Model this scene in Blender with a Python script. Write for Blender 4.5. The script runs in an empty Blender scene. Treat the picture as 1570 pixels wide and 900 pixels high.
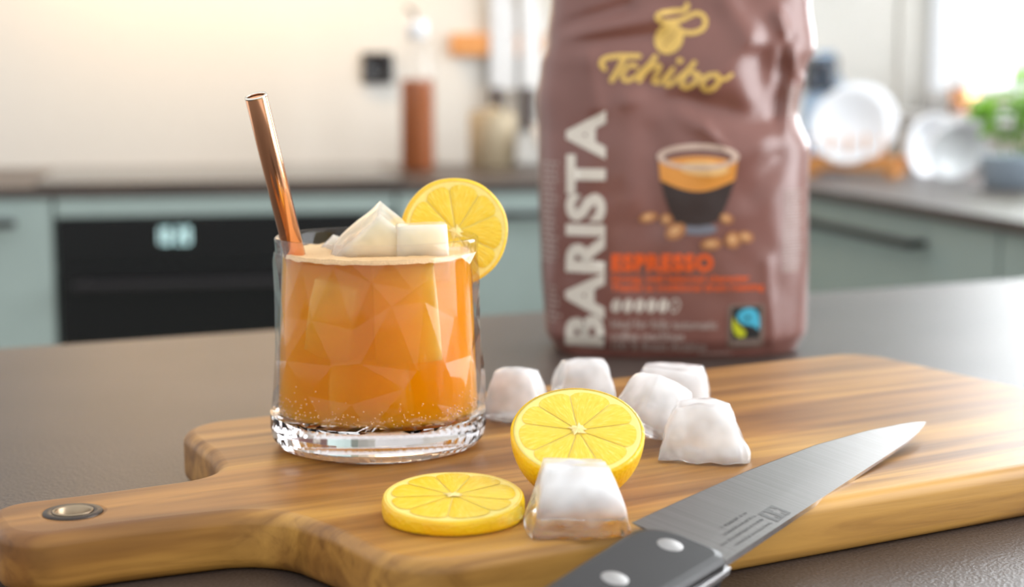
import bpy, bmesh, math, random
from mathutils import Vector, Matrix, noise
R = math.radians
PI = math.pi
rnd = random.Random(7)
sc = bpy.context.scene
col = sc.collection

# ------------------------------------------------------------------ camera
cd = bpy.data.cameras.new('camera')
cd.sensor_width = 36.0
cd.lens = 55.03
cd.clip_start = 0.02
cd.dof.use_dof = True
cd.dof.focus_distance = 0.555
cd.dof.aperture_fstop = 7.4
cam = bpy.data.objects.new('camera', cd)
cam.location = (0, 0, 1.06)
cam.rotation_euler = (R(90 - 7.6), 0, 0)
col.objects.link(cam)
sc.camera = cam

# ------------------------------------------------------------------ world, light, exposure
wd = bpy.data.worlds.new('world')
sc.world = wd
wd.use_nodes = True
wd.node_tree.nodes['Background'].inputs[0].default_value = (0.965, 0.98, 1.0, 1)
wd.node_tree.nodes['Background'].inputs[1].default_value = 0.66
sc.view_settings.view_transform = 'Standard'
sc.view_settings.look = 'None'
sc.view_settings.exposure = 0.88
sc.view_settings.gamma = 1.0
sc.view_settings.use_curve_mapping = False
sc.cycles.volume_bounces = 14
sc.cycles.max_bounces = 16
sc.cycles.transparent_max_bounces = 24
sc.cycles.transmission_bounces = 12

# kitchen frame: the two rear walls meet at CORNER, turned 12 degrees
KA = R(12)
CORNER = Vector((0.83, 3.41, 0))
E1 = Vector((math.cos(KA), math.sin(KA), 0))
E2 = Vector((-math.sin(KA), math.cos(KA), 0))
def K(a, b, z):
    """a: metres left of the corner along the rear wall, b: metres out from the rear wall"""
    p = CORNER - E1 * a - E2 * b
    return (p.x, p.y, z)

# daylight in the window opening of the right-hand wall
ld = bpy.data.lights.new('right_wall_light', 'AREA')
ld.shape = 'RECTANGLE'
ld.size = 1.50
ld.size_y = 1.25
ld.energy = 33
ld.color = (0.93, 0.97, 1.0)
lo = bpy.data.objects.new('right_wall_light', ld)
lo.location = K(-0.13, 1.00, 1.60)
lo.rotation_euler = (R(90), 0, KA + R(90))
col.objects.link(lo)
ld2 = bpy.data.lights.new('right_wall_light', 'AREA')  # area light for the added second window, side-lighting bag and board
ld2.shape = 'RECTANGLE'
ld2.size = 1.1
ld2.size_y = 1.9
ld2.energy = 28
ld2.color = (0.95, 0.97, 1.0)
lo2 = bpy.data.objects.new('right_wall_light', ld2)
lo2.location = K(-0.16, 2.80, 1.20)
lo2.rotation_euler = (R(90), 0, KA + R(90))
col.objects.link(lo2)

# ------------------------------------------------------------------ helpers
def srgb(r, g, b):
    f = lambda c: (c / 255 / 12.92) if c / 255 <= 0.04045 else ((c / 255 + 0.055) / 1.055) ** 2.4
    return (f(r), f(g), f(b), 1)

def link(o, parent=None):
    col.objects.link(o)
    if parent is not None:
        o.parent = parent
    return o

def tag(o, label, cat, group=None):
    o['label'] = label
    o['category'] = cat
    if group:
        o['group'] = group
    return o

def struct(o):
    o['kind'] = 'structure'
    return o

def empty(name, loc=(0, 0, 0), rot=(0, 0, 0)):
    o = bpy.data.objects.new(name, None)
    o.empty_display_size = 0.02
    o.location = loc
    o.rotation_euler = rot
    return link(o)

def from_bm(name, bm, mat, parent=None, smooth=False, loc=None, rot=None):
    bmesh.ops.recalc_face_normals(bm, faces=bm.faces[:])
    me = bpy.data.meshes.new(name)
    bm.to_mesh(me)
    bm.free()
    if smooth:
        me.polygons.foreach_set('use_smooth', [True] * len(me.polygons))
    o = bpy.data.objects.new(name, me)
    if mat is not None:
        me.materials.append(mat)
    link(o, parent)
    if loc is not None:
        o.location = loc
    if rot is not None:
        o.rotation_euler = rot
    return o

def pydata(name, v, f, mat, parent=None, smooth=False, loc=None, rot=None, recalc=True):
    bm = bmesh.new()
    vs = [bm.verts.new(p) for p in v]
    for q in f:
        try:
            bm.faces.new([vs[i] for i in q])
        except ValueError:
            pass
    if recalc:
        return from_bm(name, bm, mat, parent, smooth, loc, rot)
    me = bpy.data.meshes.new(name)
    bm.to_mesh(me); bm.free()
    if smooth:
        me.polygons.foreach_set('use_smooth', [True] * len(me.polygons))
    o = bpy.data.objects.new(name, me); me.materials.append(mat)
    link(o, parent)
    if loc is not None: o.location = loc
    if rot is not None: o.rotation_euler = rot
    return o

def box_bm(lo_, hi_, bev=0.0, seg=2, bm=None):
    own = bm is None
    t = bmesh.new()
    bmesh.ops.create_cube(t, size=1)
    for v in t.verts:
        for k in range(3):
            v.co[k] = lo_[k] if v.co[k] < 0 else hi_[k]
    if bev > 0:
        bmesh.ops.bevel(t, geom=t.edges[:], offset=bev, segments=seg, affect='EDGES', profile=0.5)
    if own:
        return t
    me = bpy.data.meshes.new('tmp'); t.to_mesh(me); t.free()
    bm.from_mesh(me); bpy.data.meshes.remove(me)
    return bm

def box(name, lo_, hi_, mat, parent=None, bev=0.0, seg=2, loc=None, rot=None):
    return from_bm(name, box_bm(lo_, hi_, bev, seg), mat, parent, False, loc, rot)

def lathe(name, prof, mat, parent=None, n=48, smooth=True, loc=None, rot=None, closed=True):
    v, f = [], []
    m = len(prof)
    for i in range(n):
        a = 2 * PI * i / n
        for r, z in prof:
            v.append((r * math.cos(a), r * math.sin(a), z))
    for i in range(n):
        j = (i + 1) % n
        for k in range(m - 1):
            f.append((i * m + k, j * m + k, j * m + k + 1, i * m + k + 1))
    bm = bmesh.new()
    vs = [bm.verts.new(p) for p in v]
    for q in f:
        bm.faces.new([vs[i] for i in q])
    bmesh.ops.remove_doubles(bm, verts=bm.verts[:], dist=1e-6)
    bmesh.ops.dissolve_degenerate(bm, edges=bm.edges[:], dist=1e-7)
    return from_bm(name, bm, mat, parent, smooth, loc, rot)

def tube(name, pts, rad, mat, parent=None, n=12, loc=None):
    """round bar along a polyline, capped"""
    bm = bmesh.new()
    rings = []
    for i, p in enumerate(pts):
        p = Vector(p)
        d = (Vector(pts[min(i + 1, len(pts) - 1)]) - Vector(pts[max(i - 1, 0)])).normalized()
        u = d.cross(Vector((0, 0, 1)))
        if u.length < 1e-4:
            u = Vector((1, 0, 0))
        u.normalize()
        w = d.cross(u)
        r = rad[i] if isinstance(rad, (list, tuple)) else rad
        rings.append([bm.verts.new(p + (u * math.cos(2 * PI * k / n) + w * math.sin(2 * PI * k / n)) * r) for k in range(n)])
    for a, b in zip(rings, rings[1:]):
        for k in range(n):
            bm.faces.new((a[k], a[(k + 1) % n], b[(k + 1) % n], b[k]))
    bm.faces.new(rings[0]); bm.faces.new(rings[-1])
    return from_bm(name, bm, mat, parent, True, loc)

# ---- materials
class NT:
    def __init__(s, name):
        s.m = bpy.data.materials.new(name)
        s.m.use_nodes = True
        s.t = s.m.node_tree
        s.b = s.t.nodes['Principled BSDF']
        s.out = s.t.nodes['Material Output']
    def n(s, typ, **kw):
        x = s.t.nodes.new(typ)
        for k, v in kw.items():
            if k.startswith('i_'):
                key = k[2:]
                x.inputs[int(key) if key.isdigit() else key].default_value = v
            else:
                setattr(x, k, v)
        return x
    def l(s, a, b):
        s.t.links.new(a, b)
    def set(s, **kw):
        for k, v in kw.items():
            s.b.inputs[k.replace('_', ' ')].default_value = v
        return s

def ramp(nt, fac, stops, interp='LINEAR'):
    r = nt.n('ShaderNodeValToRGB')
    r.color_ramp.interpolation = interp
    els = r.color_ramp.elements
    while len(els) < len(stops):
        els.new(0.5)
    for e, (p, c) in zip(els, stops):
        e.position = p
        e.color = c
    nt.l(fac, r.inputs[0])
    return r.outputs[0]

def simple(name, c, rough=0.5, metal=0.0, bump=0.0, scale=200.0, var=0.06, **kw):
    nt = NT(name)
    nt.set(Roughness=rough, Metallic=metal)
    for k, v in kw.items():
        nt.b.inputs[k.replace('_', ' ')].default_value = v
    tc = nt.n('ShaderNodeTexCoord')
    nz = nt.n('ShaderNodeTexNoise', i_Scale=scale, i_Detail=3.0)
    nt.l(tc.outputs['Object'], nz.inputs['Vector'])
    lo_ = tuple(max(0, x * (1 - var)) for x in c[:3]) + (1,)
    hi_ = tuple(min(1, x * (1 + var)) for x in c[:3]) + (1,)
    nt.l(ramp(nt, nz.outputs['Fac'], [(0.3, lo_), (0.7, hi_)]), nt.b.inputs['Base Color'])
    if bump > 0:
        bp = nt.n('ShaderNodeBump', i_Strength=0.5, i_Distance=bump)
        nt.l(nz.outputs['Fac'], bp.inputs['Height'])
        nt.l(bp.outputs[0], nt.b.inputs['Normal'])
    return nt.m

M = {}
M['wall'] = simple('wall_paint', srgb(210, 206, 198), 0.8, bump=0.0003, scale=60, var=0.02)
M['wall_beige'] = simple('wall_paint_beige', srgb(205, 196, 180), 0.8, bump=0.0003, scale=60, var=0.02)
M['sage'] = simple('sage_lacquer', srgb(148, 163, 158), 0.55, scale=30, var=0.03)
M['black'] = simple('black_metal', srgb(30, 27, 29), 0.45, var=0.1)
M['black_glass'] = simple('black_glass', srgb(20, 18, 20), 0.22, var=0.05)
M['hob_glass'] = simple('hob_glass', srgb(16, 16, 18), 0.12, var=0.05)
M['white_ceramic'] = simple('white_ceramic', srgb(238, 240, 244), 0.2, var=0.01)
M['white_paint'] = simple('white_paint', srgb(240, 241, 243), 0.4, var=0.01)
M['steel'] = simple('steel', (0.62, 0.60, 0.58, 1), 0.28, 1.0, scale=90, var=0.05)
M['floor'] = simple('floor_laminate', srgb(150, 128, 105), 0.5, scale=8, var=0.1)
M['bamboo'] = simple('bamboo', srgb(205, 140, 75), 0.5, scale=50, var=0.12)
M['rust'] = simple('rust_spice', srgb(146, 76, 24), 0.7, scale=300, var=0.1)
M['beige_ceramic'] = simple('beige_ceramic', srgb(176, 160, 132), 0.5, var=0.04)
M['greyblue'] = simple('greyblue_ceramic', srgb(150, 165, 178), 0.5, var=0.05)
M['copper'] = simple('copper', (0.88, 0.44, 0.24, 1), 0.13, 1.0, scale=60, var=0.05)
M['soil'] = simple('soil', srgb(60, 45, 35), 0.9, bump=0.002, scale=300, var=0.3)
M['display'] = NT('oven_display').m
nb = M['display'].node_tree.nodes['Principled BSDF']
nb.inputs['Base Color'].default_value = srgb(200, 230, 230)
nb.inputs['Emission Color'].default_value = srgb(190, 225, 225)
nb.inputs['Emission Strength'].default_value = 0.6

def clear_mat(name, tint, refl_rough=0.03, ior=1.45):
    """thin clear wall: what lies behind shows through, with Fresnel reflections on top"""
    nt = NT(name)
    tr = nt.n('ShaderNodeBsdfTransparent', i_Color=tint)
    gl = nt.n('ShaderNodeBsdfGlossy', i_Roughness=refl_rough)
    lw = nt.n('ShaderNodeLayerWeight', i_Blend=0.5)
    f0 = ((ior - 1) / (ior + 1)) ** 2
    pw = nt.n('ShaderNodeMath', operation='POWER', i_1=5.0)
    sc_ = nt.n('ShaderNodeMath', operation='MULTIPLY_ADD', i_1=1 - f0, i_2=f0)
    nt.l(lw.outputs['Facing'], pw.inputs[0]); nt.l(pw.outputs[0], sc_.inputs[0])
    mx = nt.n('ShaderNodeMixShader')
    nt.l(sc_.outputs[0], mx.inputs[0])
    nt.l(tr.outputs[0], mx.inputs[1])
    nt.l(gl.outputs[0], mx.inputs[2])
    nt.l(mx.outputs[0], nt.out.inputs['Surface'])
    return nt.m
M['clear'] = clear_mat('clear_glass', (0.97, 0.97, 0.97, 1))
M['glass_wall'] = clear_mat('tumbler_wall', (0.985, 0.975, 0.975, 1), 0.02, 1.40)
M['blue_glass'] = clear_mat('pale_blue_glass', (0.70, 0.82, 0.97, 1), 0.05, 1.5)
nt = NT('glass_base'); nt.set(Base_Color=(0.985, 0.97, 0.98, 1), Roughness=0.0, IOR=1.5, Transmission_Weight=1.0)
M['glass_base'] = nt.m

def slate():
    nt = NT('slate_worktop')
    tc = nt.n('ShaderNodeTexCoord')
    n1 = nt.n('ShaderNodeTexNoise', i_Scale=900.0, i_Detail=4.0)
    n2 = nt.n('ShaderNodeTexNoise', i_Scale=9.0, i_Detail=5.0)
    vo = nt.n('ShaderNodeTexVoronoi', i_Scale=800.0)
    for x in (n1, n2, vo):
        nt.l(tc.outputs['Object'], x.inputs['Vector'])
    c1 = ramp(nt, n2.outputs['Fac'], [(0.3, srgb(66, 56, 51)), (0.7, srgb(82, 71, 65))])
    c2 = ramp(nt, n1.outputs['Fac'], [(0.35, (0.75, 0.75, 0.75, 1)), (0.75, (1.25, 1.25, 1.25, 1))])
    mx = nt.n('ShaderNodeMix', data_type='RGBA', blend_type='MULTIPLY', i_0=1.0)
    nt.l(c1, mx.inputs[6]); nt.l(c2, mx.inputs[7])
    nt.l(mx.outputs[2], nt.b.inputs['Base Color'])
    bp = nt.n('ShaderNodeBump', i_Strength=0.5, i_Distance=0.0003)
    nt.l(vo.outputs['Distance'], bp.inputs['Height'])
    nt.l(bp.outputs[0], nt.b.inputs['Normal'])
    nt.set(Roughness=0.38, Specular_IOR_Level=0.5)
    return nt.m
M['slate'] = slate()

def board_wood():
    nt = NT('acacia_wood')
    tc = nt.n('ShaderNodeTexCoord')
    # staves glued side by side: W (local y) selects the stave
    sep = nt.n('ShaderNodeSeparateXYZ'); nt.l(tc.outputs['Object'], sep.inputs[0])
    mp = nt.n('ShaderNodeMapRange', i_1=-0.12, i_2=0.12); nt.l(sep.outputs['Y'], mp.inputs[0])
    def p(w): return (w + 0.12) / 0.24
    # the glue lines wander a little
    stave = ramp(nt, mp.outputs[0], [
        (0.0, srgb(212, 162, 80)), (p(-.090), srgb(206, 154, 74)), (p(-.086), srgb(190, 138, 66)), (p(-.050), srgb(194, 142, 68)), (p(-.048), srgb(206, 156, 76)),
        (p(-.022), srgb(200, 148, 70)), (p(-.020), srgb(184, 130, 60)), (p(.028), srgb(188, 134, 64)), (p(.030), srgb(210, 156, 74)), (p(.044), srgb(208, 154, 74)), (p(.046), srgb(188, 136, 68)),
        (p(.080), srgb(196, 146, 80))])
    m1 = nt.n('ShaderNodeMapping'); m1.inputs['Scale'].default_value = (7, 130, 130)
    nt.l(tc.outputs['Object'], m1.inputs['Vector'])
    g = nt.n('ShaderNodeTexNoise', i_Scale=1.0, i_Detail=6.0, i_Roughness=0.65, i_Distortion=0.8)
    nt.l(m1.outputs[0], g.inputs['Vector'])
    m2 = nt.n('ShaderNodeMapping'); m2.inputs['Scale'].default_value = (3.2, 30, 30)
    nt.l(tc.outputs['Object'], m2.inputs['Vector'])
    g2 = nt.n('ShaderNodeTexNoise', i_Scale=1.0, i_Detail=3.0, i_Distortion=1.6)
    nt.l(m2.outputs[0], g2.inputs['Vector'])
    gr = ramp(nt, g.outputs['Fac'], [(0.30, (0.55, 0.48, 0.42, 1)), (0.47, (0.88, 0.86, 0.84, 1)), (0.70, (1.06, 1.06, 1.06, 1))])
    gr2 = ramp(nt, g2.outputs['Fac'], [(0.30, (0.26, 0.19, 0.14, 1)), (0.45, (0.52, 0.44, 0.37, 1)), (0.55, (0.80, 0.76, 0.72, 1)), (0.66, (0.98, 0.97, 0.95, 1)), (0.8, (1.08, 1.08, 1.06, 1))])
    mx = nt.n('ShaderNodeMix', data_type='RGBA', blend_type='MULTIPLY', i_0=0.9)
    nt.l(stave, mx.inputs[6]); nt.l(gr, mx.inputs[7])
    mx2 = nt.n('ShaderNodeMix', data_type='RGBA', blend_type='MULTIPLY', i_0=0.85)
    nt.l(mx.outputs[2], mx2.inputs[6]); nt.l(gr2, mx2.inputs[7])
    nt.l(mx2.outputs[2], nt.b.inputs['Base Color'])
    bp = nt.n('ShaderNodeBump', i_Strength=0.25, i_Distance=0.0004)
    nt.l(g.outputs['Fac'], bp.inputs['Height'])
    nt.l(bp.outputs[0], nt.b.inputs['Normal'])
    nt.set(Roughness=0.42)
    return nt.m
M['wood'] = board_wood()

# ------------------------------------------------------------------ setting
struct(box('floor', (-4, -2.5, -0.05), (4, 5, 0.0), M['floor']))
o = struct(box('wall_back', (-3.2, 0, 0), (0.1, 0.1, 2.6), M['wall'], loc=CORNER, rot=(0, 0, KA)))
# right-hand wall with the window opening (local x = distance out from the rear wall)
wr = empty('wall_right', CORNER, (0, 0, KA - R(90)))
struct(wr)
WB0, WB1, WZ0, WZ1 = 0.012, 1.75, 1.005, 2.20
DB0, DB1, DZ0 = 2.25, 3.40, 0.20  # opening for the added window, out of view
box('wall_panel', (0, 0, 0), (DB0, 0.1, WZ0), M['wall'], wr)
box('wall_panel', (0, 0, WZ1), (3.9, 0.1, 2.6), M['wall'], wr)
box('wall_panel', (WB1, 0, WZ0), (DB0, 0.1, WZ1), M['wall'], wr)
box('wall_panel', (DB0, 0, 0), (DB1, 0.1, DZ0), M['wall'], wr)
box('wall_panel', (DB1, 0, 0), (3.9, 0.1, WZ1), M['wall'], wr)
box('wall_panel', (0, 0, WZ0), (WB0, 0.1, WZ1), M['wall'], wr)
wn = empty('window_1', CORNER, (0, 0, KA - R(90))); struct(wn)
box('window_sill', (WB0 - 0.0, -0.03, WZ0 - 0.02), (WB1, 0.1, WZ0), M['white_paint'], wn, 0.004)
box('window_frame', (WB0, 0.06, WZ0), (WB0 + 0.025, 0.10, WZ1), M['white_paint'], wn, 0.004)
box('window_frame', (WB1 - 0.05, 0.06, WZ0), (WB1, 0.10, WZ1), M['white_paint'], wn, 0.004)
box('window_frame', (WB0 + .025, 0.06, WZ1 - 0.05), (WB1 - .05, 0.10, WZ1), M['white_paint'], wn, 0.004)
box('window_frame', (WB0 + .025, 0.06, WZ0), (WB1 - .05, 0.10, WZ0 + 0.045), M['white_paint'], wn, 0.004)
box('mullion', (0.86, 0.06, WZ0 + .045), (0.93, 0.10, WZ1 - .05), M['white_paint'], wn, 0.004)
for b0, b1 in ((WB0 + .025, 0.86), (0.93, WB1 - .05)):
    box('pane', (b0, 0.078, WZ0 + .045), (b1, 0.082, WZ1 - .05), M['clear'], wn)

wn2 = empty('added_window', CORNER, (0, 0, KA - R(90))); struct(wn2)  # window out of view, added to light the subjects from the right
box('window_frame', (DB0, 0.06, DZ0), (DB0 + 0.05, 0.10, WZ1), M['white_paint'], wn2, 0.004)
box('window_frame', (DB1 - 0.05, 0.06, DZ0), (DB1, 0.10, WZ1), M['white_paint'], wn2, 0.004)
box('window_frame', (DB0 + .05, 0.06, WZ1 - .05), (DB1 - .05, 0.10, WZ1), M['white_paint'], wn2, 0.004)
box('window_frame', (DB0 + .05, 0.06, DZ0), (DB1 - .05, 0.10, DZ0 + .05), M['white_paint'], wn2, 0.004)
box('pane', (DB0 + .05, 0.078, DZ0 + .05), (DB1 - .05, 0.082, WZ1 - .05), M['clear'], wn2)

# kitchen island: slab on a cupboard body
IA = R(25.3)
isl = empty('kitchen_island', (-0.3030, 0.9503, 0), (0, 0, IA))
tag(isl, 'kitchen island with a dark slate-look top carrying the chopping board', 'island')
box('top', (-0.9, -1.5, 0.865), (0.88, 0.0, 0.90), M['slate'], isl, 0.0015)
box('body', (-0.85, -1.45, 0.08), (0.83, -0.05, 0.865), M['sage'], isl)
box('plinth', (-0.82, -1.42, 0.0), (0.80, -0.09, 0.08), M['black'], isl)

# kitchen runs along the rear and right-hand walls
def kbox(name, a0, a1, b0, b1, z0, z1, mat, parent=None, bev=0.0):
    """box in kitchen coordinates, child of an empty that already stands at the corner or top-level"""
    lo_, hi_ = (-a1, -b1, z0), (-a0, -b0, z1)
    if parent is None:
        return box(name, lo_, hi_, mat, None, bev, loc=CORNER, rot=(0, 0, KA))
    px, py = parent['ka'], parent['kb']
    return box(name, (lo_[0] + px, lo_[1] + py, z0), (hi_[0] + px, hi_[1] + py, z1), mat, parent, bev)
def kempty(name, a, b):
    e = empty(name, K(a, b, 0), (0, 0, KA))
    e['ka'] = a; e['kb'] = b
    return e
# L-shaped worktop
bm = bmesh.new()
pts = [(-2.6, 0), (0, 0), (0, -1.9), (-0.55, -1.9), (-0.55, -0.60), (-2.6, -0.60)]
vb = [bm.verts.new((x, y, 0.884)) for x, y in pts]
f = bm.faces.new(vb)
ex = bmesh.ops.extrude_face_region(bm, geom=[f])
bmesh.ops.translate(bm, verts=[v for v in ex['geom'] if isinstance(v, bmesh.types.BMVert)], vec=(0, 0, 0.016))
wt = from_bm('worktop', bm, M['slate'], loc=CORNER, rot=(0, 0, KA))
tag(wt, 'L-shaped dark worktop along the rear wall and under the window', 'worktop')

def bar_handle(parent, a0, a1, z, bfront, name='handle', on=None):
    pa, pb = parent['ka'], parent['kb']
    bm = box_bm((-a1 + pa, -bfront - 0.035 + pb, z - 0.006), (-a0 + pa, -bfront - 0.022 + pb, z + 0.006), 0.002)
    for a in (a0 + 0.02, a1 - 0.02):
        box_bm((-a - 0.005 + pa, -bfront - 0.024 + pb, z - 0.005), (-a + 0.005 + pa, -bfront + pb, z + 0.005), 0, bm=bm)
    return from_bm(name, bm, M['black'], on or parent)

def cabinet(label, a0, a1, hz, h0, h1, fronts):
    c = kempty('base_cabinet', (a0 + a1) / 2, 0.58)
    tag(c, label, 'cabinet')
    kbox('body', a0, a1, 0.02, 0.575, 0.09, 0.884, M['sage'], c)
    kbox('plinth', a0, a1, 0.02, 0.53, 0.0, 0.09, M['black'], c)
    for z0, z1 in fronts:
        d = kbox('door', a0 + .002, a1 - .002, 0.575, 0.595, z0, z1, M['sage'], c, 0.0015)
    bar_handle(c, h0, h1, hz, 0.595, on=d)
    return c
cabinet('sage green base cabinet left of the black oven', 1.718, 2.32, 0.845, 1.772, 2.20, [(0.10, 0.881)])
cabinet('sage green base cabinet right of the oven behind the coffee bag', 0.59, 1.170, 0.845, 0.72, 1.0, [(0.10, 0.881)])
ov = kempty('oven', 1.444, 0.58)
tag(ov, 'black built-in oven with a lit clock under the hob', 'oven')
kbox('housing', 1.172, 1.716, 0.02, 0.57, 0.09, 0.884, M['sage'], ov)
kbox('filler_panel', 1.174, 1.714, 0.571, 0.595, 0.852, 0.881, M['sage'], ov, 0.001)
ovc = kbox('control_panel', 1.176, 1.712, 0.571, 0.597, 0.775, 0.849, M['black_glass'], ov, 0.001)
ovd = kbox('door', 1.176, 1.712, 0.571, 0.597, 0.25, 0.772, M['black_glass'], ov, 0.001)
kbox('lower_panel', 1.174, 1.714, 0.571, 0.595, 0.10, 0.248, M['sage'], ov, 0.001)
bar_handle(ov, 1.20, 1.69, 0.745, 0.597, on=ovd)
# clock digits on the control panel
def digit_bm(bm, segs, x, z, w, h, y):
    t = 0.0030
    S = {'a': (x, z + h - t, x + w, z + h), 'g': (x, z + h / 2 - t / 2, x + w, z + h / 2 + t / 2), 'd': (x, z, x + w, z + t),
         'f': (x, z + h / 2, x + t, z + h), 'b': (x + w - t, z + h / 2, x + w, z + h), 'e': (x, z, x + t, z + h / 2), 'c': (x + w - t, z, x + w, z + h / 2)}
    for s in segs:
        x0, z0, x1, z1 = S[s]
        box_bm((x0, y - 0.0008, z0), (x1, y, z1), 0, bm=bm)
bm = bmesh.new()
x = -1.560 + 1.444
for s in ('bc', 'abcdef', 'abged', 'abcdef'):
    digit_bm(bm, s, x, 0.806, 0.009, 0.026, -0.597 + 0.58)
    x += 0.0135 if s != 'abcdef' or x > -0.09 else 0.018
from_bm('clock_display', bm, M['display'], ovc)
hob = kempty('induction_hob', 1.45, 0.30)
tag(hob, 'flat black glass hob reflecting the wall above the oven', 'hob')
kbox('glass_plate', 1.15, 1.745, 0.05, 0.575, 0.900, 0.905, M['hob_glass'], hob, 0.0015)
# unseen cooker hood added over the hob; its warm lamps light the rear wall
hd = kempty('added_cooker_hood', 1.45, 0.0)
tag(hd, 'unseen steel cooker hood added above the hob for warm light on the rear wall', 'hood')
kbox('canopy', 1.15, 1.75, 0.0, 0.45, 1.62, 1.70, M['steel'], hd, 0.003)
kbox('chimney', 1.32, 1.58, 0.0, 0.25, 1.70, 2.6, M['steel'], hd, 0.002)
for ha in (1.25, 1.62):
    hl = bpy.data.lights.new('added_hood_lamp', 'AREA')
    hl.shape = 'DISK'; hl.size = 0.06; hl.energy = 2.4; hl.color = (1.0, 0.66, 0.34)
    h_o = bpy.data.objects.new('added_hood_lamp', hl)
    h_o.location = (-(ha - 1.45), -0.16, 1.612)
    h_o.rotation_euler = (R(35), 0, 0)
    link(h_o, hd)

wc = kempty('shading_cabinet', 0.40, 0.0)  # unseen cabinet added to keep overhead light off the rear wall corner
tag(wc, 'unseen sage green wall cabinet added to shade the rear wall above the dish corner', 'cabinet')
kbox('body', 0.02, 0.80, 0.002, 0.33, 1.42, 2.2, M['sage'], wc)
for a0_, a1_ in ((0.022, 0.409), (0.411, 0.798)):
    kbox('door', a0_, a1_, 0.33, 0.35, 1.422, 2.198, M['sage'], wc, 0.0015)
# right run: cabinets under the window (front faces -E1)
def rcabinet(label, b0, b1, hb0, hb1):
    c = kempty('base_cabinet', 0.53, (b0 + b1) / 2)
    tag(c, label, 'cabinet')
    kbox('body', 0.02, 0.515, b0, b1, 0.09, 0.884, M['sage'], c)
    kbox('plinth', 0.02, 0.47, b0, b1, 0.0, 0.09, M['black'], c)
    rd = kbox('door', 0.515, 0.535, b0 + .002, b1 - .002, 0.10, 0.881, M['sage'], c, 0.0015)
    pa, pb = c['ka'], c['kb']
    bm = box_bm((-0.57 + pa, -hb1 + pb, 0.841), (-0.557 + pa, -hb0 + pb, 0.853), 0.002)
    for b in (hb0 + .02, hb1 - .02):
        box_bm((-0.559 + pa, -b - .005 + pb, 0.842), (-0.535 + pa, -b + .005 + pb, 0.852), 0, bm=bm)
    from_bm('handle', bm, M['black'], rd)
rcabinet('sage green cabinet with a long dark handle right of the coffee bag', 0.60, 1.41, 0.68, 1.235)
rcabinet('sage green cabinet at the right picture edge under the window', 1.412, 1.9, 1.60, 1.85)
bm = box_bm((-0.587, -0.60, 0.09), (-0.02, -0.02, 0.884))
o = from_bm('corner_cabinet', bm, M['sage'], loc=CORNER, rot=(0, 0, KA))
tag(o, 'sage green corner cabinet between the two runs, behind the coffee bag', 'cabinet')

# ------------------------------------------------------------------ things on the rear worktop
def outlet(label, a, z, w):
    e = empty('wall_outlet', K(a, 0.0, z), (0, 0, KA))
    tag(e, label, 'outlet')
    box('cover_plate', (-w / 2, -0.010, -w / 2), (w / 2, -0.0005, w / 2), M['black'], e, 0.003)
    lathe('socket_ring', [(0.019, 0.0), (0.022, 0.004), (0.020, 0.004), (0.0185, 0.001), (0.0, 0.001)], M['black_glass'], e, 24, loc=(0, -0.010, 0), rot=(R(90), 0, 0))
outlet('black wall socket left of the bottle of rust-coloured spice', 1.125, 1.093, 0.062)
outlet('black wall socket above the white plates, beside the coffee bag', 0.175, 1.082, 0.075)

bt_ = empty('spice_bottle', K(1.085, 0.27, 0.90))
tag(bt_, 'tall clear bottle half filled with rust-coloured contents on the rear worktop', 'bottle')
lathe('contents', [(0, .003), (.029, .003), (.030, .006), (.030, .166), (.029, .170), (0, .170)], M['rust'], bt_, 32)
lathe('bottle_wall', [(0, 0), (.031, 0), (.033, .003), (.033, .20), (.030, .225), (.018, .238), (.016, .250)], M['clear'], bt_, 32)
bcap = lathe('cap', [(0, .276), (.018, .276), (.019, .272), (.019, .244), (.0165, .244)], M['white_paint'], bt_, 32)
tube('pour_spout', [(-0.004, 0, .276), (-0.004, 0, .290), (-0.018, -0.004, .300)], .004, M['black'], bcap, 10)

cj = empty('storage_jar', K(0.925, 0.18, 0.90))
tag(cj, 'beige ceramic jar below the knife strip', 'jar')
lathe('body', [(0, 0), (.042, 0), (.046, .004), (.046, .098), (.044, .104), (.040, .104), (.040, .01), (0, .01)], M['beige_ceramic'], cj, 36)
lathe('lid', [(0, .118), (.010, .118), (.012, .112), (.043, .110), (.044, .105), (0, .105)], M['beige_ceramic'], cj, 36)
bw = empty('mixing_bowl', K(0.79, 0.25, 0.90))
tag(bw, 'pale bowl on the rear worktop, half hidden by the left edge of the coffee bag', 'bowl')
lathe('bowl', [(0, .0), (.035, 0), (.036, .006), (.062, .04), (.072, .085), (.070, .086), (.058, .043), (.030, .010), (0, .009)], M['white_ceramic'], bw, 40)

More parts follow.
